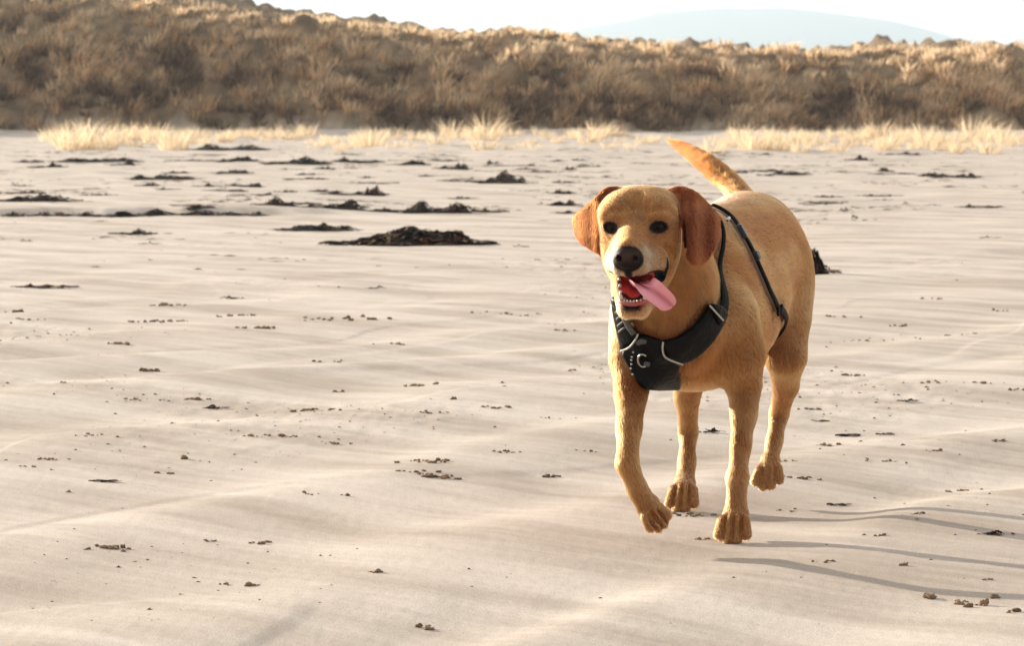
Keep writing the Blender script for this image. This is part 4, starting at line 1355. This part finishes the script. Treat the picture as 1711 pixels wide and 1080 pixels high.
# (photo centre x, base y, width px, height px, tone, label)
WEED = [
 (690, 411, 242, 33, .0, 'largest dark kelp heap with two humps, left of the dog'),
 (528, 386, 138, 12, .0, 'flat dark weed strand touching the back of the largest heap'),
 (728, 356, 126, 20, .1, 'humped dark kelp heap just behind the largest one'),
 (466, 344, 70, 15, .3, 'brown weed tangle at the left end of the middle weed line'),
 (556, 349, 112, 17, .2, 'long dark weed tangle in the middle weed line'),
 (640, 354, 60, 6, .1, 'thin weed string joining two heaps in the middle weed line'),
 (812, 355, 56, 10, .3, 'small spiky weed clump at the right end of the middle weed line'),
 (617, 327, 56, 16, .6, 'brown spiky weed tuft on bare sand behind the middle weed line'),
 (842, 307, 92, 19, .5, 'brown topped weed heap between the kelp and the dune foot'),
 (60, 337, 122, 12, .3, 'dark weed band at the left edge above the runnel bank'),
 (270, 300, 116, 10, .1, 'long dark weed band on the upper left beach'),
 (382, 251, 126, 11, .1, 'dark weed bank under the pale grass stand'),
 (160, 271, 136, 8, .3, 'flat weed streak below the left grass stand'),
 (206, 276, 50, 6, .0, 'short black weed streak right of the left grass stand'),
 (396, 270, 74, 9, .0, 'thin dark weed streak on the pale upper sand'),
 (492, 274, 108, 12, .0, 'broad black weed streak on the pale upper sand'),
 (590, 272, 94, 9, .0, 'black weed streak right of the broad one on the upper sand'),
 (390, 290, 60, 8, .4, 'small brown weed patch on the upper sand'),
 (78, 280, 56, 8, .3, 'small weed patch near the left edge'),
 (24, 311, 14, 10, .0, 'tiny black weed knob near the left edge'),
 (250, 311, 40, 6, .3, 'little weed scrap below the long upper band'),
 (345, 312, 30, 6, .3, 'little weed scrap right of the long upper band'),
 (425, 313, 26, 8, .0, 'small black weed scrap with a point'),
 (757, 283, 56, 13, .3, 'dark weed clump at mid distance, second nearest the dune foot'),
 (690, 276, 50, 9, .3, 'faint weed clump close to the dune foot'),
 (824, 274, 24, 7, .0, 'short dark weed bar close to the dune foot'),
 (952, 284, 16, 9, .0, 'little black weed peak left of the raised tail'),
 (984, 279, 44, 6, .1, 'thin weed line left of the raised tail'),
 (938, 324, 40, 7, .0, 'small double weed clump left of the ear'),
 (941, 344, 46, 11, .0, 'black weed mound close to the left ear'),
 (905, 342, 14, 5, .0, 'tiny weed scrap beside the black mound'),
 (942, 357, 30, 6, .1, 'pair of tiny weed scraps under the black mound'),
 (872, 413, 22, 8, .3, 'little weed piece right of the largest heap'),
 (1362, 459, 56, 38, .0, 'black weed lump partly hidden behind the rump'),
 (1615, 297, 40, 10, .3, 'dark weed bar on the right upper beach'),
 (1560, 294, 50, 6, .3, 'thin weed streak left of the right weed bar'),
 (1478, 286, 18, 7, .1, 'tiny weed peak on the right upper beach'),
 (1436, 268, 40, 8, .1, 'dark weed bank under the right grass'),
 (1411, 355, 22, 10, .2, 'dark weed stub right of the dog back'),
 (1429, 367, 14, 11, .0, 'small black weed point right of the dog back'),
 (1320, 293, 66, 8, .5, 'faint brown weed line right of the raised tail'),
 (1384, 330, 30, 5, .4, 'faint weed scrap above the dark stub'),
 (1515, 342, 16, 7, .5, 'brown weed scrap on the right beach'),
 (1560, 344, 26, 6, .3, 'double dark weed scrap on the right beach'),
 (1636, 347, 60, 6, .5, 'brown weed line near the right edge'),
 (1655, 398, 24, 6, .5, 'tiny brown weed scrap near the right edge'),
 (386, 500, 38, 9, .1, 'small dark green weed tuft on smooth sand'),
 (72, 482, 76, 9, .0, 'thin black weed tuft at the left edge'),
 (630, 483, 28, 8, .0, 'small black weed tuft left of the harness'),
 (250, 408, 34, 5, .0, 'flat black weed scrap above the green tuft'),
 (42, 404, 22, 6, .1, 'tiny weed scrap below the runnel at the left'),
 (226, 392, 60, 9, .4, 'brown weed patch on the near side of the runnel'),
 (1518, 672, 38, 8, .2, 'dark weed scrap on the sand right of the hind paw'),
 (1425, 730, 64, 9, .3, 'long flat weed piece right of the lifted hind paw'),
 (1190, 724, 44, 11, .4, 'dark weed piece between the front and hind legs'),
 (1372, 705, 28, 4, .2, 'short flat weed strip right of the hind leg'),
 (1480, 727, 30, 4, .2, 'thin curved weed strip far right of the hind leg'),
 (360, 684, 44, 11, .5, 'curled brown weed flake on the left sand'),
 (1664, 895, 56, 10, .5, 'broken brown weed piece near the right edge of the sand'),
 (178, 806, 48, 6, .4, 'thin stick like weed piece on the near left sand'),
 (1405, 846, 40, 6, .5, 'small weed crumb line right of the standing paw'),
]
def build_weed():
    for k, (px, py, w, h, tone, label) in enumerate(WEED):
        if px == 1362:
            p = G(px, 459); p = sand_px(px, 459)
        else: p = sand_px(px, py)
        m = p[1] / FPX
        W = w * m; Ht = h * m * 1.1
        D = max(W * .35, .06 + .2 * Ht) if W < .5 else W * .32
        D = min(D * (1 + p[1] / 40), 1.2)
        if W < .12: D = W * .5
        if px == 690: v, f, c = kelp(W, D, Ht * .82, 100, 0, 420, [(-.55, .7, .3), (-.05, .95, .28), (.55, .95, .2), (.2, .5, .5)])
        elif px == 1362: v, f, c = kelp(W, W * .6, Ht, 101, 0, 120, [(-.1, 1, .5)])
        else: v, f, c = kelp(W, D, Ht, 100 + k, tone)
        o = mesh_obj('seaweed_heap' if w > 60 else 'seaweed_scrap', v, f, KELP_M, smooth=False, colors=c, label=label, category='seaweed')
        o.location = (float(p[0]), float(p[1]) + D * .3, float(H(p[0], p[1])) )
    rng = np.random.default_rng(33)
    k = 0
    while k < 52:
        px, py = rng.uniform(5, 1706), 256 + 92 * rng.random() ** 1.2
        if 950 < px < 1350 and py > 300 or any(abs(px - q[0]) < q[2] * .6 and abs(py - q[1]) < 8 for q in WEED): continue
        p = sand_px(px, py); m = p[1] / FPX
        W = rng.uniform(22, 95) * m
        v, f, c = kelp(W, min(.5 * W, .7), rng.uniform(2.5, 6) * m, 500 + k, rng.uniform(0, .6), int(24 + 40 * min(W, 1)))
        o = mesh_obj('seaweed_scrap', v, f, KELP_M, smooth=False, colors=c, category='seaweed', group='thin weed streaks strewn over the far beach',
                     label='thin broken weed streak, one of many strewn flat over the far beach')
        o.location = (float(p[0]), float(p[1]), float(p[2])); k += 1
    # wrack line under the runnel bank
    for j, (a, b) in enumerate(((0, 45), (50, 160), (155, 300), (295, 400), (405, 450))):
        pa, pb = sand_px(a, 360), sand_px(b, 361)
        W = float(pb[0] - pa[0]) * 1.05
        v, f, c = kelp(W, .25, .055 if 0 < j < 4 else .035, 300 + j, .1, int(70 * W + 40))
        mid = (pa + pb) / 2
        o = mesh_obj('seaweed_heap', v, f, KELP_M, smooth=False, colors=c, category='seaweed',
                     label=('stub of dark wrack at the left end of the runnel bank', 'dark wrack on the left part of the runnel bank', 'longest dark wrack strand in the middle of the runnel bank',
                            'dark wrack strand right of the longest one on the runnel bank', 'last short wrack strand at the right end of the runnel bank')[j])
        o.location = (float(mid[0]), float(mid[1]) + .05, float(H(mid[0], mid[1])))

# clusters of kicked-up sand: (centre x, base y, width px, pieces, size px)
CLODS = [(1662, 1000, 0, 1, 15), (1560, 1000, 22, 3, 14), (1632, 1013, 50, 6, 14), (1698, 1024, 40, 4, 11), (1610, 1006, 40, 5, 6), (180, 918, 62, 12, 13), (372, 978, 34, 5, 9), (412, 980, 22, 2, 12), (625, 957, 40, 5, 8), (716, 1052, 24, 4, 11),
         (352, 905, 36, 5, 7), (436, 908, 50, 8, 7), (312, 767, 16, 2, 12), (710, 772, 90, 16, 9), (740, 798, 84, 18, 10), (690, 789, 50, 9, 9), (760, 668, 0, 1, 8), (700, 645, 44, 8, 8), (845, 756, 42, 9, 7), (910, 797, 32, 5, 8),
         (560, 742, 60, 9, 6), (470, 729, 90, 13, 8), (248, 620, 34, 7, 10), (320, 668, 44, 9, 8), (192, 575, 40, 8, 8), (280, 511, 80, 12, 8), (270, 538, 110, 22, 7), (440, 549, 50, 12, 9), (545, 534, 130, 16, 8), (607, 530, 12, 1, 9),
         (60, 535, 60, 8, 6), (20, 522, 30, 3, 8), (395, 528, 90, 12, 6), (240, 670, 70, 10, 6), (110, 640, 30, 4, 5), (530, 686, 70, 9, 8), (565, 655, 30, 4, 6), (720, 690, 50, 7, 6), (830, 682, 60, 9, 6), (650, 575, 60, 7, 5),
         (840, 525, 110, 12, 6), (940, 553, 40, 6, 5), (560, 605, 60, 7, 6), (165, 728, 60, 8, 5), (75, 768, 50, 8, 6), (50, 780, 40, 6, 5), (275, 792, 36, 5, 7), (115, 823, 10, 1, 7), (520, 826, 50, 5, 6), (575, 829, 24, 2, 7),
         (1160, 862, 76, 14, 9), (1187, 903, 50, 7, 9), (1310, 855, 40, 6, 5), (1310, 772, 40, 7, 7), (1350, 800, 60, 9, 7), (1380, 745, 40, 6, 7), (1340, 684, 60, 8, 7), (1290, 640, 40, 5, 6), (1420, 628, 40, 6, 7), (1540, 640, 50, 6, 6),
         (1630, 640, 80, 8, 6), (1690, 652, 40, 6, 6), (1480, 772, 60, 8, 6), (1605, 820, 70, 10, 6), (1565, 755, 40, 5, 6), (1675, 738, 50, 6, 6), (1535, 860, 50, 6, 6), (1480, 896, 40, 4, 6), (1380, 940, 40, 6, 6), (1640, 968, 60, 5, 6),
         (1510, 946, 20, 2, 8), (1450, 570, 50, 6, 6), (1500, 545, 40, 5, 6), (1600, 560, 60, 7, 5), (1400, 530, 40, 5, 6), (1560, 500, 60, 6, 5), (1660, 520, 60, 6, 5), (960, 620, 50, 6, 5), (930, 700, 50, 5, 6), (985, 755, 40, 5, 6)]
def where(px, py):
    h = 'left' if px < 560 else 'middle' if px < 1010 else 'right'
    v = 'near' if py > 860 else 'middle distance' if py > 640 else 'farther'
    return h, v
ORD = ['first', 'second', 'third', 'fourth', 'fifth', 'sixth', 'seventh', 'eighth', 'ninth', 'tenth', 'eleventh', 'twelfth', 'thirteenth', 'fourteenth', 'fifteenth', 'sixteenth', 'seventeenth', 'eighteenth', 'nineteenth', 'twentieth']
def build_clods():
    rng = np.random.default_rng(9)
    rank = {}
    for k in sorted((k for k in range(len(CLODS)) if CLODS[k][4] < 11), key=lambda k: CLODS[k][0]):
        key = where(CLODS[k][0], CLODS[k][1]); rank.setdefault(key, []).append(k)
    for k, (px, py, w, n, s) in enumerate(CLODS):
        p = sand_px(px, py); m = p[1] / FPX
        V, F, C, FF = [], [], [], []; off = 0
        x0, y0 = p[0], p[1]
        for j in range(n):
            dx = rng.normal(0, .30) * w * m if n > 1 else 0
            dy = rng.normal(0, .30) * w * m * .55 if n > 1 else 0
            r = s * m * .5 * (1 if j == 0 else rng.uniform(.30, .95))
            v, f = lump(r, 1000 + k * 40 + j, int(rng.integers(2, 5)))
            v = v + np.array([dx, dy, float(H(x0 + dx, y0 + dy)) - float(H(x0, y0))])
            V.append(v); FF.append(f); F += [tuple(i + off for i in q) for q in f]; off += len(v)
            C.append(np.repeat((np.array([.30, .20, .125]) * rng.uniform(.6, 1.2))[None], len(v), 0))
        hz, vt = where(px, py)
        if s >= 11:
            for j in range(n):
                o = mesh_obj('sand_clod', V[j], [tuple(i for i in q) for q in FF[j]], CLOD_M, smooth=True, colors=C[j], category='sand clod',
                             label='rounded clod of damp sand in the loose cluster on the %s %s sand' % (vt, hz), group='single sand clods, %s %s' % (vt, hz))
                o.location = (float(x0), float(y0), float(H(x0, y0)))
            continue
        r_ = rank[(hz, vt)]
        lab = '%s cluster of crumbled sand clods from the left, on the %s %s sand' % (ORD[r_.index(k)], vt, hz)
        o = mesh_obj('sand_clods', np.concatenate(V), F, CLOD_M, smooth=True, colors=np.concatenate(C), label=lab, category='sand clods', group='sand clods, %s %s' % (vt, hz))
        o.location = (float(x0), float(y0), float(H(x0, y0)))

def build_litter():
    """shreds of dried weed strewn over the upper beach"""
    rng = np.random.default_rng(14)
    N = 70000
    d = 13 + 62 * rng.random(N) ** 1.2; x = rng.uniform(-1, 1, N) * (d * .175 + 1)
    den = sst(.05, .5, perlin(x * .35, d * .55, 70)) * sst(-.2, .3, perlin(x * 1.6, d * 1.1, 71)) * sst(13, 30, d)
    ok = rng.random(N) < den * .8
    x, d = x[ok], d[ok]; n = len(x)
    z = H(x, d) + .004
    L = rng.uniform(.015, .09, n) * (d / 40) ** .5; a = rng.normal(0, .7, n); w = rng.uniform(.004, .012, n)
    ux, uy = np.cos(a), np.sin(a)
    lift = rng.uniform(.0, .007, n)
    V = np.stack([np.stack([x - ux * L + uy * w, d - uy * L - ux * w, z], -1), np.stack([x + uy * w, d - ux * w, z + lift], -1), np.stack([x + ux * L, d + uy * L, z], -1), np.stack([x - uy * w, d + ux * w, z + lift * .6], -1)], 1)
    F = (np.arange(n) * 4)[:, None] + np.array([[0, 1, 2, 3]])
    pal = np.array([[.03, .02, .014], [.10, .06, .03], [.20, .13, .07], [.30, .21, .12]])
    C = np.repeat((pal[rng.integers(0, 4, n)] * rng.uniform(.7, 1.3, (n, 1)))[:, None], 4, 1)
    mesh_obj('weed_litter', V.reshape(-1, 3), F, KELP_M, smooth=False, colors=C.reshape(-1, 3), kind='stuff', label='shreds of dried weed strewn over the upper beach')

def build_crumbs():
    """crumbs too many to count, gathered in trampled patches"""
    rng = np.random.default_rng(12)
    N = 4200
    px = rng.uniform(-60, 1770, N * 4); py = 300 + 760 * rng.random(N * 4) ** .85
    d = CAM_Z * FPX / (py - 190); x = (px - WPX / 2) / FPX * d
    den = sst(.0, .45, perlin(x * .9 + 7, d * .55 + 3, 12)) * .9 + .06
    den = den ** 1.6 * (.10 + .90 * np.exp(-((py - 590) / 130) ** 2))
    ok = np.where(rng.random(N * 4) < den)[0][:N]
    x, d = x[ok], d[ok]
    z = H(x, d)
    oc = np.array([(1, 0, 0), (0, 1, 0), (-1, 0, 0), (0, -1, 0), (0, 0, 1), (0, 0, -.6)], float)
    of = np.array([(0, 1, 4), (1, 2, 4), (2, 3, 4), (3, 0, 4), (1, 0, 5), (2, 1, 5), (3, 2, 5), (0, 3, 5)])
    r = (.0009 + .0032 * rng.random(len(x)) ** 4) * (d / 6.0) ** .75
    j = rng.uniform(.6, 1.4, (len(x), 6, 1))
    V = oc[None] * j * r[:, None, None] * np.array([1.3, 1, .75]) + np.stack([x, d, z], -1)[:, None]
    F = (np.arange(len(x)) * 6)[:, None, None] + of[None]
    C = np.repeat((np.array([.25, .19, .13])[None] * rng.uniform(.5, 1.2, (len(x), 1)))[:, None], 6, 1)
    mesh_obj('sand_crumbs', V.reshape(-1, 3), F.reshape(-1, 3), CLOD_M, smooth=False, colors=C.reshape(-1, 3), kind='stuff', label='tiny crumbs of sand and weed strewn over the beach')
if not QUICK:
    build_weed(); build_clods(); build_litter(); build_crumbs()

# ------------------------------------------------------------------ far hill and the air in front of it
def build_hill():
    D0 = 4000.0
    hx = np.array([-2500, 300, 560, 760, 900, 1000, 1090, 1200, 1300, 1390, 1480, 1560, 1620, 1680, 1800, 2300, 4000], float)
    hy = np.array([150, 120, 100, 82, 60, 40, 22, 12, 12, 18, 34, 52, 68, 82, 104, 130, 160], float)
    xs = np.linspace(-2400, 2400, 260); ys = np.linspace(D0 - 420, D0 + 700, 40)
    X, Y = np.meshgrid(xs, ys)
    px = WPX / 2 + X / D0 * FPX
    top = CAM_Z + (190 - np.interp(px, hx, hy)) / FPX * D0
    t = (Y - D0) / np.where(Y < D0, 420, 700)
    Z = top * np.clip(1 - np.abs(t) ** 1.5, 0, 1) + 3.0 * perlin(X * .012, Y * .012, 80) * (1 - np.abs(t)) - 1.5
    v = np.stack([X, Y, Z], -1).reshape(-1, 3)
    i = np.arange(X.size).reshape(X.shape)
    f = np.stack([i[:-1, :-1], i[:-1, 1:], i[1:, 1:], i[1:, :-1]], -1).reshape(-1, 4)
    n = perlin(X.ravel() * .006, Y.ravel() * .006, 81)[:, None]
    col = np.array([.075, .085, .05]) * (1 + .5 * n)
    mesh_obj('far_hill', v, f, tint_mat('far_heath', .9, 0, .1), colors=np.clip(col, .02, 1), kind='structure', label='pale blue hill far behind the dunes')
    bv = np.array([(x, y, z) for x in (-4200, 4200) for y in (-700, 5200) for z in (-3, 160)], float)
    bf = [(0, 1, 3, 2), (4, 6, 7, 5), (0, 4, 5, 1), (2, 3, 7, 6), (0, 2, 6, 4), (1, 5, 7, 3)]
    m = bpy.data.materials.new('haze_air'); m.use_nodes = True
    n_, l_ = m.node_tree.nodes, m.node_tree.links
    n_.clear()
    o_ = n_.new('ShaderNodeOutputMaterial'); pv = n_.new('ShaderNodeVolumePrincipled')
    pv.inputs['Color'].default_value = (.74, .89, 1.0, 1)
    pv.inputs['Density'].default_value = 0.00036
    pv.inputs['Anisotropy'].default_value = 0.30
    l_.new(pv.outputs[0], o_.inputs['Volume'])
    mesh_obj('haze', bv, bf, m, smooth=False, kind='stuff', label='thin pale sea haze over the whole beach')
if not QUICK and not os.environ.get('NOHAZE'):
    build_hill()
